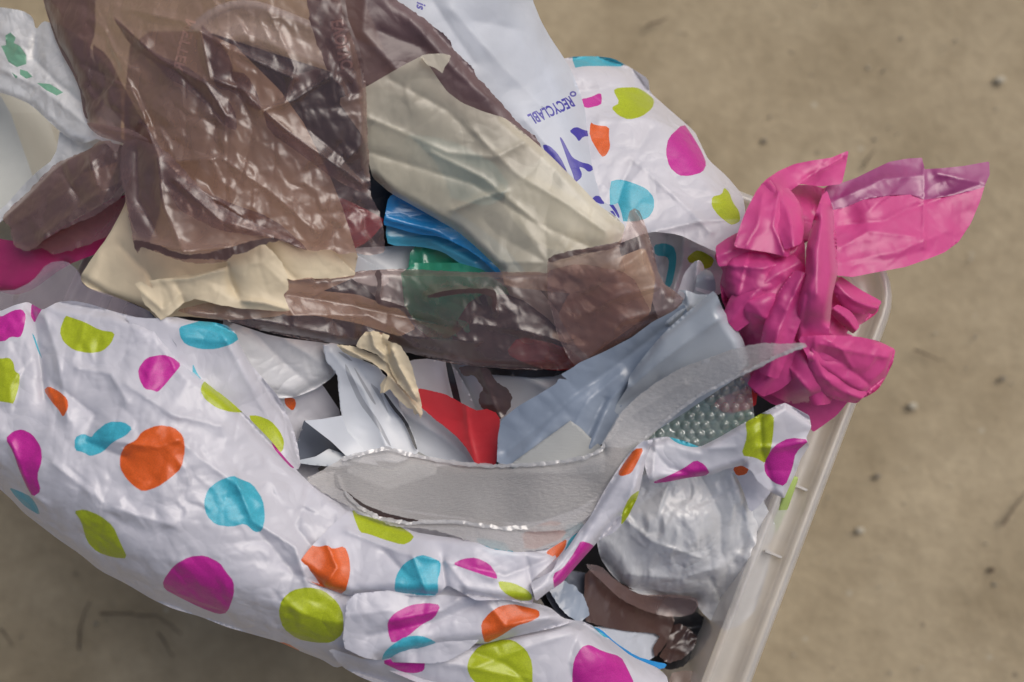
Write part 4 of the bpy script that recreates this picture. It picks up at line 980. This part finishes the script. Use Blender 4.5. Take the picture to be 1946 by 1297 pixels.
sheet('front_lobe', [(1515, 640), (1570, 637), (1630, 640), (1668, 648), (1702, 664), (1697, 690), (1684, 716), (1666, 738), (1640, 752), (1612, 738), (1575, 715), (1540, 690)], 'pink_film', 27, t, sp=3.4, crm=(5.5, 34), rnd=.12,
      creases=[([(1540, 665), (1600, 690), (1650, 730)], -5, 9), ([(1560, 655), (1630, 670), (1690, 680)], 4, 9), ([(1570, 645), (1600, 665), (1620, 700)], 4, 7)], rolls=[([(1540, 690), (1612, 738), (1640, 752)], 12, 5), ([(1668, 648), (1702, 664), (1684, 716), (1640, 752)], 16, 5)])
leaf((1506, 470), (1458, 345), 56, 28, 5, 12)
sheet('knot', [(1488, 362), (1510, 352), (1545, 352), (1570, 360), (1566, 400), (1555, 440), (1535, 460), (1510, 470), (1498, 430), (1490, 400)], 'pink_film', 12, t, crm=(4, 20), sp=3, pleats=[(1520, 455, 26, 6, 20, 120)], creases=[([(1500, 420), (1545, 425)], -5, 8)])
sheet('middle_roll', [(1562, 372), (1572, 362), (1584, 400), (1590, 460), (1592, 520), (1582, 560), (1578, 610), (1575, 640), (1540, 660), (1505, 655), (1505, 600), (1518, 560), (1530, 520), (1532, 470), (1545, 420)], 'pink_film', 26, t, crm=(2.2, 40, .1), sp=3.6, rnd=.12,
      ctrl=[(1560, 450, 14), (1550, 560, 14), (1530, 640, -4), (1570, 370, 14)], rolls=[([(1545, 420), (1532, 470), (1530, 520), (1505, 600), (1505, 655)], 22, 14), ([(1584, 400), (1592, 520), (1578, 610)], 18, 12)],
      creases=[([(1562, 390), (1555, 480), (1552, 560)], 5, 9), ([(1535, 560), (1525, 620)], -4, 7)])
sheet('flying_flap', [(1560, 362), (1575, 352), (1600, 348), (1628, 338), (1660, 322), (1690, 308), (1722, 302), (1752, 300), (1755, 312), (1757, 322), (1790, 320), (1830, 316), (1880, 307), (1881, 332), (1872, 352), (1862, 385), (1845, 425), (1822, 460), (1795, 480), (1765, 492), (1720, 508), (1670, 517), (1620, 527), (1590, 524), (1578, 480), (1572, 420)],
      'pink_film', 22, t, crm=(4.5, 38, 1.4), sp=3.6, rnd=.06,
      ctrl=[(1580, 440, -4), (1700, 400, 14), (1870, 330, 24), (1800, 450, 16)],
      creases=[([(1756, 318), (1756, 380), (1755, 470)], 2.5, 4), ([(1580, 385), (1680, 340), (1750, 335)], 4, 10), ([(1590, 430), (1680, 420), (1720, 400), (1860, 352)], -4, 10), ([(1600, 470), (1650, 440), (1740, 450)], 4, 12), ([(1780, 330), (1870, 350)], 3, 8), ([(1600, 500), (1700, 480), (1800, 440)], 3, 14)],
      prints=[('!purple_film', [[(1566, 368), (1575, 340), (1700, 290), (1900, 290), (1890, 350), (1850, 362), (1810, 372), (1770, 378), (1757, 380), (1730, 370), (1690, 372), (1640, 380), (1605, 395), (1580, 400)]])])

# ------------------------------------------------------------------ lower right corner of the box
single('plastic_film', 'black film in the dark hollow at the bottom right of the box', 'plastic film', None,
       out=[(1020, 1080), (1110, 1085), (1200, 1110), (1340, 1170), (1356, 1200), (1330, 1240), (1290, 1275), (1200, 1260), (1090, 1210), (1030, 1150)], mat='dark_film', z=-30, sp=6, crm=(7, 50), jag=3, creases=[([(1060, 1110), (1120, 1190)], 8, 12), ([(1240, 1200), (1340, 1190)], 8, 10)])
single('plastic_film', 'grey glossy film in the hollow beside the brown scrap', 'plastic film', None,
       out=[(1030, 1090), (1080, 1085), (1120, 1090), (1125, 1180), (1100, 1190), (1060, 1170), (1035, 1130)], mat='mailer_inside', z=-20, sp=4, crm=(4, 30))
t = thing('plastic_film', 1200, 1130, 320, 'brown film folded over beneath the round white bag', 'plastic film')
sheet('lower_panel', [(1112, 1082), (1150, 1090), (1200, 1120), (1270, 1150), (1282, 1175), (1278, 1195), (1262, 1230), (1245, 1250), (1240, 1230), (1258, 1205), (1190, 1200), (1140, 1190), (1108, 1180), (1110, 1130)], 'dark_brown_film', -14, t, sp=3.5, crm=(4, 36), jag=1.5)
sheet('folded_lip', [(1108, 1072), (1140, 1074), (1165, 1098), (1190, 1118), (1220, 1132), (1270, 1130), (1322, 1134), (1328, 1150), (1320, 1166), (1300, 1172), (1262, 1172), (1220, 1160), (1180, 1140), (1150, 1112)], 'brown_film', -5, t, sp=3.5, crm=(1.4, 50), jag=1.2)
t = thing('plastic_film', 1190, 1230, 320, 'blue and pale film folded in the hollow right of the bottom spots', 'plastic film')
sheet('pale_fold', [(1118, 1192), (1160, 1190), (1200, 1196), (1260, 1206), (1256, 1225), (1240, 1255), (1200, 1260), (1150, 1240)], 'printed_white', -16, t, sp=3.5, crm=(5, 28))
sheet('blue_fold', [(1124, 1190), (1142, 1196), (1170, 1222), (1210, 1248), (1245, 1258), (1268, 1262), (1262, 1272), (1230, 1270), (1190, 1252), (1150, 1225)], 'blue_film', -9, t, sp=3.5, crm=(1.5, 30))
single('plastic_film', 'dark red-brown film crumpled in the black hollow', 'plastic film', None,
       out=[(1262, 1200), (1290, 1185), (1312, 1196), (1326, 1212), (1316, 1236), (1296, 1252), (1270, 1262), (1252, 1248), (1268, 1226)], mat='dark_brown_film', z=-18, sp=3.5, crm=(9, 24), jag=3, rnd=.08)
single('plastic_film', 'wrinkled grey film strip between the brown film and the handle of the front bag', 'plastic film', None,
       out=[(1040, 1118), (1060, 1100), (1090, 1112), (1112, 1138), (1120, 1168), (1104, 1186), (1080, 1172), (1060, 1150)], mat='grey_inside', z=-12, sp=3.5, crm=(4, 26), jag=3, rnd=.08)
single('plastic_film', 'small brown film end beside the black hollow at the bottom edge', 'plastic film', None,
       out=[(1272, 1280), (1300, 1274), (1326, 1276), (1322, 1300), (1318, 1340), (1270, 1340)], mat='brown_film', z=-10, sp=4, crm=(2, 40))
single('plastic_bag', 'round bunched clear-white bag in the right corner of the box', 'plastic bag', None,
       out=[(1130, 1010), (1160, 960), (1200, 915), (1250, 890), (1320, 885), (1385, 892), (1410, 905), (1432, 960), (1450, 1010), (1466, 1050), (1458, 1090), (1445, 1130), (1432, 1165), (1405, 1190), (1378, 1199), (1366, 1192), (1350, 1180), (1330, 1160), (1320, 1140), (1260, 1134), (1220, 1132), (1185, 1115), (1160, 1090), (1140, 1060)],
       mat='clear_white', z=2, sp=3.2, crm=(9.5, 32), ctrl=[(1290, 1010, 10), (1150, 1060, -6), (1450, 1060, -4), (1390, 1170, -10), (1300, 900, 2)], rnd=.15,
       creases=[([(1366, 1190), (1372, 1140), (1350, 1100)], -7, 8), ([(1380, 1195), (1420, 1120), (1430, 1060)], 5, 9), ([(1180, 980), (1240, 1030), (1330, 1060)], 6, 10), ([(1330, 900), (1370, 980), (1370, 1050)], -7, 11), ([(1180, 1090), (1290, 1100), (1360, 1080)], 5, 10)],
       rolls=[([(1140, 1060), (1185, 1115), (1260, 1134), (1320, 1140)], 40, 18), ([(1410, 905), (1450, 1010), (1466, 1050), (1432, 1165)], 24, 10)])
single('plastic_bag', 'clear-white film hanging behind the round bunched bag, next to the green strip', 'plastic bag', None,
       out=[(1320, 900), (1385, 895), (1410, 905), (1440, 930), (1462, 975), (1475, 1000), (1462, 1040), (1420, 1020), (1370, 960)], mat='clear_white', z=-6, sp=4, crm=(3, 40))
single('plastic_strip', 'narrow pale green plastic strip along the inner side of the rim', 'plastic strip', None,
       out=[(1504, 905), (1518, 908), (1500, 960), (1478, 1010), (1464, 1016), (1462, 1008), (1484, 960)], mat='stick_green', z=-4, sp=4, crm=(.3, 40), thick=2.0, ctrl=[(1508, 910, 0), (1470, 1010, -6)], rnd=.1)

# ------------------------------------------------------------------ the big spotted bag in front
T = thing('spotted_bag', 500, 950, 360, 'large white bag with coloured spots draped over the near side of the box', 'plastic bag')
# hidden base layer that closes the near side
sheet('inner_side', [(400, 600), (520, 640), (640, 760), (660, 850), (590, 900), (700, 960), (1000, 1000), (1120, 960), (1240, 840), (1380, 850), (1500, 900), (1480, 1000), (1300, 900), (1160, 1000), (1100, 1060), (1000, 1120), (700, 1080), (520, 900)],
      'white_film', -16, T, sp=5, crm=(5, 46),
      prints=[('orange_print', [[(540, 755), (560, 757), (563, 770), (556, 782), (542, 770)]]), ('cyan_print', [[(905, 1022), (960, 1030), (975, 1055), (930, 1055)], [(1070, 1000), (1110, 985), (1105, 1040), (1080, 1060), (1066, 1050)]]),
              ('orange_print', [[(990, 1010), (1060, 985), (1080, 1020), (1000, 1050)], [(700, 975), (760, 985), (780, 1000), (720, 995)]])])
sheet('inner_panel', [(230, 600), (285, 606), (330, 602), (365, 610), (400, 612), (430, 618), (448, 632), (456, 655), (475, 690), (500, 720), (530, 755), (552, 800), (566, 845), (572, 890), (540, 900), (440, 800), (330, 700)],
      'white_film', 6, T, sp=5, crm=(2.4, 70), rnd=.15,
      ctrl=[(400, 640, 8), (560, 860, 0)], rolls=[([(330, 602), (400, 612), (448, 632), (475, 690), (552, 800), (572, 890)], 20, 8)], creases=[([(420, 630), (480, 740), (545, 860)], 4, 10), ([(350, 640), (420, 650), (452, 640)], 3, 8)],
      prints=[('cyan_print', [[(340, 622), (360, 616), (385, 609), (405, 611), (425, 618), (450, 636), (457, 642), (440, 655), (410, 664), (380, 664), (352, 655), (342, 640)]]),
              ('lime_print', [[(470, 790), (490, 790), (515, 800), (532, 820), (540, 838), (538, 856), (530, 862), (500, 830)]]), ('cyan_print', [[(366, 690), (376, 712), (384, 722), (366, 712)]]),
              ('magenta_print', [[(430, 600), (455, 600), (450, 622), (432, 618)]])])
BB = [(-90, 600), (-40, 596), (0, 592), (28, 580), (52, 574), (64, 580), (80, 590), (110, 574), (140, 572), (170, 578), (215, 592), (262, 604), (300, 622), (332, 648), (346, 688), (368, 705), (392, 728), (432, 758), (470, 792), (515, 838), (545, 875), (570, 900), (600, 930), (640, 955), (668, 966), (720, 985), (790, 1015), (880, 1060), (960, 1150), (900, 1230), (840, 1262), (720, 1258), (690, 1262), (664, 1262), (638, 1270), (612, 1254), (575, 1240), (530, 1220), (480, 1206), (430, 1192), (380, 1172), (330, 1158), (290, 1140), (240, 1110), (190, 1085), (150, 1052), (110, 1025), (75, 998), (45, 975), (22, 950), (0, 930), (-90, 870)]
silh = [(-90, 870), (0, 930), (45, 975), (110, 1025), (190, 1085), (290, 1140), (380, 1172), (480, 1206), (575, 1240), (638, 1270), (690, 1264)]
sheet('bag_body', BB, 'white_film', 12, T, sp=3.8, crm=(5.6, 40), rnd=.15, ctrl=[(100, 700, 4), (300, 850, 8), (500, 1000, 6), (600, 1230, 0), (100, 620, 0)],
      rolls=[(silh, 95, 34), ([(110, 574), (215, 592), (300, 622), (346, 688), (432, 758), (545, 875), (668, 966)], 22, 8)],
      creases=[([(58, 574), (70, 640), (78, 700), (85, 760)], -13, 12), ([(85, 600), (110, 680), (120, 740), (130, 800)], 6, 14), ([(150, 700), (210, 710), (240, 760)], 5, 12), ([(110, 735), (180, 790), (160, 840), (240, 870)], -6, 14),
               ([(240, 730), (330, 790), (420, 810)], 5, 14), ([(20, 840), (60, 940), (90, 960)], 6, 10), ([(100, 880), (200, 960), (330, 1000)], 6, 16), ([(330, 830), (420, 900), (500, 960)], 5, 16),
               ([(445, 905), (480, 990), (560, 1040), (580, 1100)], 7, 11), ([(490, 1010), (560, 1090), (660, 1130)], -7, 13), ([(220, 840), (300, 850), (360, 830)], 4, 9), ([(60, 980), (200, 1060), (350, 1130), (480, 1180), (620, 1220)], 3, 14), ([(540, 1150), (610, 1180), (720, 1190)], 4, 12),
               ([(160, 620), (140, 680)], 3, 12), ([(590, 930), (560, 1000), (600, 1050)], -4, 14)],
      prints=[('lime_print', [[(124, 600), (133, 603), (160, 612), (190, 628), (219, 632), (212, 652), (195, 668), (170, 672), (140, 666), (120, 650), (113, 630)]]),
              ('magenta_print', [[(-90, 600), (0, 604), (25, 590), (42, 588), (50, 600), (44, 630), (38, 642), (20, 640), (8, 650), (-90, 655)], [(60, 578), (66, 575), (82, 584), (72, 600), (66, 615), (58, 600)]]),
              ('cyan_print', [[(60, 632), (66, 640), (76, 670), (81, 684), (72, 668)]]),
              ('magenta_print', [[(262, 702), (278, 680), (310, 674), (328, 680), (345, 693), (330, 712), (315, 730), (300, 746), (290, 742), (275, 740), (265, 722)]]),
              ('lime_print', [[(-90, 682), (0, 682), (18, 680), (26, 690), (28, 706), (38, 712), (36, 735), (26, 768), (18, 766), (5, 764), (-90, 750)]]),
              ('orange_print', [[(83, 742), (92, 734), (112, 744), (128, 758), (130, 775), (120, 794), (112, 780), (98, 764)]]),
              ('lime_print', [[(384, 730), (392, 722), (420, 740), (450, 768), (466, 784), (440, 784), (412, 776), (390, 760), (381, 744)]]),
              ('cyan_print', [[(142, 832), (158, 824), (174, 832), (180, 822), (205, 802), (235, 802), (252, 814), (240, 828), (215, 840), (195, 860), (172, 868), (158, 860), (142, 856)]]),
              ('orange_print', [[(228, 866), (238, 846), (258, 838), (270, 820), (300, 808), (330, 812), (348, 828), (352, 855), (345, 890), (325, 908), (300, 926), (272, 935), (255, 925), (240, 910), (228, 890)]]),
              ('magenta_print', [[(10, 834), (25, 820), (42, 816), (62, 826), (78, 850), (80, 875), (70, 905), (78, 934), (62, 945), (50, 925), (35, 890), (25, 860)]]),
              ('cyan_print', [[(387, 955), (395, 930), (415, 914), (443, 904), (455, 910), (480, 920), (500, 950), (504, 985), (498, 1010), (484, 1012), (466, 995), (440, 1002), (410, 998), (392, 980)]]),
              ('cyan_print', [[(16, 926), (40, 935), (60, 945), (72, 965), (76, 980), (50, 965), (30, 945)]]),
              ('lime_print', [[(140, 972), (160, 968), (190, 980), (215, 1000), (228, 1030), (243, 1062), (215, 1060), (185, 1050), (165, 1030), (154, 990)]]),
              ('magenta_print', [[(309, 1105), (330, 1075), (360, 1058), (390, 1056), (418, 1070), (430, 1088), (444, 1105), (445, 1130), (432, 1165), (415, 1168), (380, 1155), (340, 1135), (312, 1120)]]),
              ('lime_print', [[(529, 1165), (535, 1140), (555, 1122), (585, 1116), (615, 1122), (642, 1145), (653, 1170), (652, 1205), (630, 1222), (600, 1222), (565, 1215), (538, 1195)]]),
              ('orange_print', [[(193, 1090), (215, 1100), (236, 1113), (205, 1106)], [(520, 1220), (545, 1222), (575, 1240), (530, 1234)]]),
              ('magenta_print', [[(515, 838), (522, 838), (540, 858), (562, 885), (556, 892), (535, 870), (520, 852)]])])
# side that hangs down outside the box
sp_ = densify(np.array(silh + [(800, 1310), (1000, 1360), (1200, 1400)], float), 12, False)
zz = heights(sp_[:, 0], sp_[:, 1], 12, None, [(100, 700, 4), (300, 850, 8), (500, 1000, 6), (600, 1230, 0), (100, 620, 0)], [], [(silh, 95, 34)], [], 1)
top = W(sp_[:, 0], sp_[:, 1], zz / 1000.)
rows = []
inn = ctr[:2] - top[:, :2]; inn /= np.linalg.norm(inn, axis=1)[:, None]
arc = np.arange(len(top)) * .35
for k in range(15):
    f = k / 14.
    P = top.copy()
    plt = .010 * np.sin(arc * .9 + 2 * np.sin(arc * .23)) * f + .004 * np.sin(arc * 2.3 + f * 3) * f
    ins = .002 + .055 * f ** .8
    P[:, :2] += inn * (ins + plt)[:, None]
    P[:, 2] -= .001 + f * (.20 + .03 * np.sin(arc * .35))
    rows.append(P)
V = np.concatenate(rows); n_ = len(top)
F = [(j * n_ + i, j * n_ + i + 1, (j + 1) * n_ + i + 1, (j + 1) * n_ + i) for j in range(14) for i in range(n_ - 1)]
fm = []
for j in range(14):
    for i in range(n_ - 1):
        fm.append([0, 1, 2, 3, 4][0])
link_mesh('hanging_side', V, F, ['white_film'], T, fm)

sheet('bottom_fold', [(620, 1230), (700, 1256), (760, 1244), (835, 1226), (900, 1222), (960, 1205), (1030, 1190), (1100, 1178), (1128, 1190), (1160, 1216), (1200, 1248), (1255, 1272), (1270, 1290), (1280, 1390), (1100, 1400), (800, 1330), (690, 1290), (650, 1268)],
      'white_film', 8, T, sp=4.2, crm=(3.6, 62), rnd=.15, rolls=[([(760, 1244), (900, 1222), (1030, 1190), (1100, 1178)], 20, 8), ([(1100, 1178), (1160, 1216), (1255, 1272)], 40, 16), ([(650, 1270), (800, 1318), (1000, 1380)], 50, 18)],
      creases=[([(900, 1270), (1000, 1230), (1100, 1200)], 4, 12), ([(900, 1240), (960, 1262), (1000, 1297)], -4, 10), ([(740, 1262), (860, 1262), (1000, 1290)], 4, 12), ([(1100, 1190), (1080, 1260), (1090, 1300)], -5, 14), ([(700, 1270), (800, 1300)], 3, 10)],
      prints=[('lime_print', [[(887, 1270), (892, 1250), (910, 1228), (945, 1216), (975, 1216), (1000, 1235), (1012, 1260), (1012, 1320), (970, 1330), (920, 1310), (895, 1290)]]),
              ('magenta_print', [[(1087, 1290), (1090, 1255), (1105, 1230), (1120, 1225), (1145, 1238), (1180, 1248), (1192, 1270), (1206, 1300), (1200, 1330), (1090, 1330)]]),
              ('magenta_print', [[(722, 1258), (760, 1248), (800, 1238), (808, 1258), (806, 1275), (790, 1280), (765, 1278)]]),
              ('lime_print', [[(1252, 1272), (1266, 1276), (1268, 1284)]]), ('cyan_print', [[(1120, 1184), (1135, 1192), (1160, 1214), (1145, 1210)]])])
sheet('middle_fold', [(660, 1130), (760, 1120), (850, 1132), (920, 1138), (1000, 1142), (1045, 1154), (1070, 1175), (1095, 1180), (1060, 1192), (1000, 1205), (960, 1214), (920, 1224), (870, 1222), (830, 1230), (780, 1240), (720, 1256), (690, 1250), (650, 1230)],
      'white_film', 17, T, sp=4.2, crm=(3.2, 52), rnd=.15, rolls=[([(720, 1256), (830, 1230), (920, 1224), (1000, 1205), (1095, 1180)], 26, 10), ([(1000, 1142), (1045, 1154), (1095, 1180)], 24, 10)],
      creases=[([(700, 1210), (830, 1180), (900, 1150)], -6, 12), ([(740, 1180), (840, 1160), (870, 1140)], 5, 9), ([(930, 1150), (960, 1190), (1060, 1170)], 4, 10), ([(660, 1170), (740, 1160)], 4, 12)],
      prints=[('magenta_print', [[(736, 1182), (750, 1165), (780, 1150), (812, 1146), (838, 1150), (826, 1175), (800, 1188), (775, 1210), (745, 1224), (738, 1205)]]),
              ('cyan_print', [[(730, 1240), (745, 1226), (770, 1210), (800, 1208), (825, 1218), (832, 1228), (790, 1240), (724, 1258)]]),
              ('orange_print', [[(914, 1185), (930, 1165), (950, 1152), (975, 1148), (1000, 1154), (1024, 1160), (1026, 1172), (1008, 1182), (980, 1190), (950, 1210), (922, 1224), (916, 1205)]])])
sheet('upper_fold', [(560, 1080), (590, 1040), (640, 990), (668, 967), (700, 980), (745, 992), (790, 1012), (840, 1020), (890, 1024), (935, 1044), (980, 1050), (1030, 1048), (1052, 1052), (1058, 1060), (1048, 1070), (1012, 1102), (1010, 1120), (1014, 1143), (1008, 1150), (960, 1140), (905, 1142), (880, 1128), (850, 1112), (832, 1132), (790, 1134), (740, 1128), (690, 1130), (660, 1133), (620, 1118), (580, 1104)],
      'white_film', 25, T, sp=3.8, crm=(3.4, 46), rnd=.12, ctrl=[(600, 1060, -7), (900, 1080, 0)],
      rolls=[([(560, 1080), (620, 1118), (660, 1133), (740, 1128), (832, 1132)], 24, 9), ([(880, 1128), (960, 1140), (1012, 1146)], 18, 7), ([(668, 967), (790, 1012), (890, 1024), (1052, 1052)], 16, 6)],
      creases=[([(660, 1010), (760, 1050), (860, 1070), (940, 1100)], 5, 9), ([(840, 1065), (848, 1120)], -9, 9), ([(620, 1030), (640, 1080), (620, 1110)], 5, 8), ([(870, 1075), (960, 1095), (1050, 1060)], -5, 10), ([(850, 1070), (890, 1120), (960, 1140)], 4, 9), ([(730, 1050), (780, 1100)], -4, 9), ([(1000, 1060), (1010, 1110)], -5, 9), ([(785, 1060), (812, 1130)], 4, 6)],
      prints=[('lime_print', [[(668, 967), (700, 978), (745, 992), (788, 1018), (780, 1030), (765, 1036), (730, 1026), (700, 1015), (684, 1012), (675, 990)]]),
              ('orange_print', [[(557, 1070), (575, 1055), (582, 1034), (605, 1040), (622, 1036), (632, 1044), (655, 1038), (664, 1060), (666, 1090), (655, 1130), (625, 1122), (590, 1106), (570, 1092)]]),
              ('cyan_print', [[(749, 1125), (752, 1095), (768, 1070), (800, 1054), (820, 1060), (838, 1068), (836, 1090), (832, 1100), (833, 1132), (800, 1132), (765, 1128)]]),
              ('magenta_print', [[(860, 1072), (880, 1062), (905, 1060), (930, 1072), (944, 1092), (945, 1102), (915, 1092), (880, 1080)]]),
              ('lime_print', [[(946, 1104), (975, 1108), (1000, 1120), (1012, 1132), (1010, 1142), (985, 1142), (962, 1130), (950, 1118)]])])
sheet('far_edge', [(880, 1016), (935, 1030), (985, 1052), (1040, 1046), (1079, 1022), (1108, 1003), (1128, 980), (1128, 1030), (1085, 1062), (1045, 1095), (1000, 1100), (930, 1075)], 'white_film', 21, T, sp=3.6, crm=(1.6, 36), rnd=.08,
      prints=[('cyan_print', [[(900, 1020), (935, 1029), (962, 1040), (984, 1054), (972, 1062), (930, 1056)], [(1078, 1062), (1072, 1050), (1082, 1024), (1108, 1004), (1118, 1000), (1110, 1030)]]),
              ('orange_print', [[(1036, 1050), (1060, 1034), (1078, 1024), (1074, 1042), (1058, 1062), (1040, 1076), (1048, 1058)]])])
sheet('handle', [(1008, 1108), (1030, 1096), (1050, 1085), (1062, 1060), (1080, 1040), (1100, 1010), (1120, 985), (1150, 930), (1172, 895), (1196, 860), (1222, 838), (1242, 836), (1234, 856), (1226, 880), (1220, 910), (1212, 945), (1192, 985), (1168, 1012), (1140, 1025), (1120, 1048), (1096, 1075), (1068, 1108), (1040, 1126), (1018, 1144)],
      'white_film', 32, T, sp=3.8, crm=(2.2, 40), rnd=.12, ctrl=[(1020, 1130, -2), (1110, 1020, 0), (1220, 860, 6)],
      rolls=[([(1008, 1108), (1062, 1060), (1120, 985), (1196, 860)], 18, 7), ([(1018, 1144), (1068, 1108), (1140, 1025), (1212, 945), (1234, 856)], 18, 8)],
      creases=[([(1232, 840), (1215, 900), (1180, 980)], 5, 7), ([(1110, 1010), (1090, 1050), (1050, 1100)], -4, 7)],
      prints=[('orange_print', [[(1174, 900), (1186, 880), (1206, 853), (1224, 852), (1212, 878), (1200, 900), (1180, 906)]]),
              ('lime_print', [[(1180, 1000), (1182, 975), (1196, 945), (1214, 932), (1222, 935), (1205, 975), (1190, 990)]]),
              ('magenta_print', [[(1050, 1092), (1070, 1080), (1085, 1060), (1096, 1042), (1104, 1028), (1124, 1034), (1134, 1045), (1120, 1062), (1100, 1082), (1070, 1115), (1054, 1126)]])])
sheet('handle_tip', [(1222, 846), (1236, 834), (1268, 830), (1300, 838), (1330, 850), (1362, 834), (1400, 812), (1440, 790), (1478, 770), (1492, 766), (1512, 776), (1538, 790), (1542, 812), (1532, 832), (1538, 848), (1522, 872), (1512, 900), (1498, 930), (1490, 948), (1466, 936), (1440, 915), (1428, 895), (1410, 885), (1380, 892), (1352, 903), (1310, 908), (1270, 916), (1236, 920), (1226, 890)],
      'white_film', 24, T, sp=3.8, crm=(2.2, 46), rnd=.1, ctrl=[(1230, 870, 4), (1480, 800, 10), (1350, 870, 4), (1490, 900, 4)],
      creases=[([(1235, 850), (1270, 890), (1330, 905)], -5, 9), ([(1330, 852), (1400, 850), (1470, 800)], 4, 10), ([(1445, 790), (1448, 860), (1470, 930)], -5, 8), ([(1405, 885), (1440, 850), (1480, 850), (1535, 840)], 5, 9), ([(1246, 838), (1240, 910)], 4, 7)],
      rolls=[([(1222, 846), (1268, 830), (1330, 850), (1400, 812), (1492, 766), (1542, 800)], 16, 6), ([(1236, 920), (1352, 903), (1410, 885)], 16, 7), ([(1466, 936), (1490, 948), (1512, 900), (1538, 848)], 12, 4)],
      prints=[('cyan_print', [[(1268, 828), (1300, 836), (1332, 850), (1310, 850), (1285, 842)]]),
              ('magenta_print', [[(1236, 918), (1270, 905), (1300, 890), (1322, 874), (1340, 884), (1350, 902), (1310, 910), (1270, 920)]]),
              ('lime_print', [[(1416, 800), (1440, 786), (1471, 788), (1470, 820), (1466, 850), (1456, 882), (1436, 870), (1408, 866), (1420, 830)]]),
              ('magenta_print', [[(1452, 880), (1470, 848), (1500, 832), (1540, 836), (1512, 860), (1506, 890), (1492, 925), (1470, 918), (1454, 900)]])])
sheet('handle_back', [(1395, 875), (1420, 862), (1450, 885), (1470, 930), (1440, 965), (1425, 975), (1415, 940), (1400, 905), (1378, 895)], 'white_film', 5, T, sp=4, crm=(3, 30),
      prints=[('orange_print', [[(1392, 890), (1410, 880), (1418, 870), (1424, 890), (1418, 902), (1400, 905)]])])
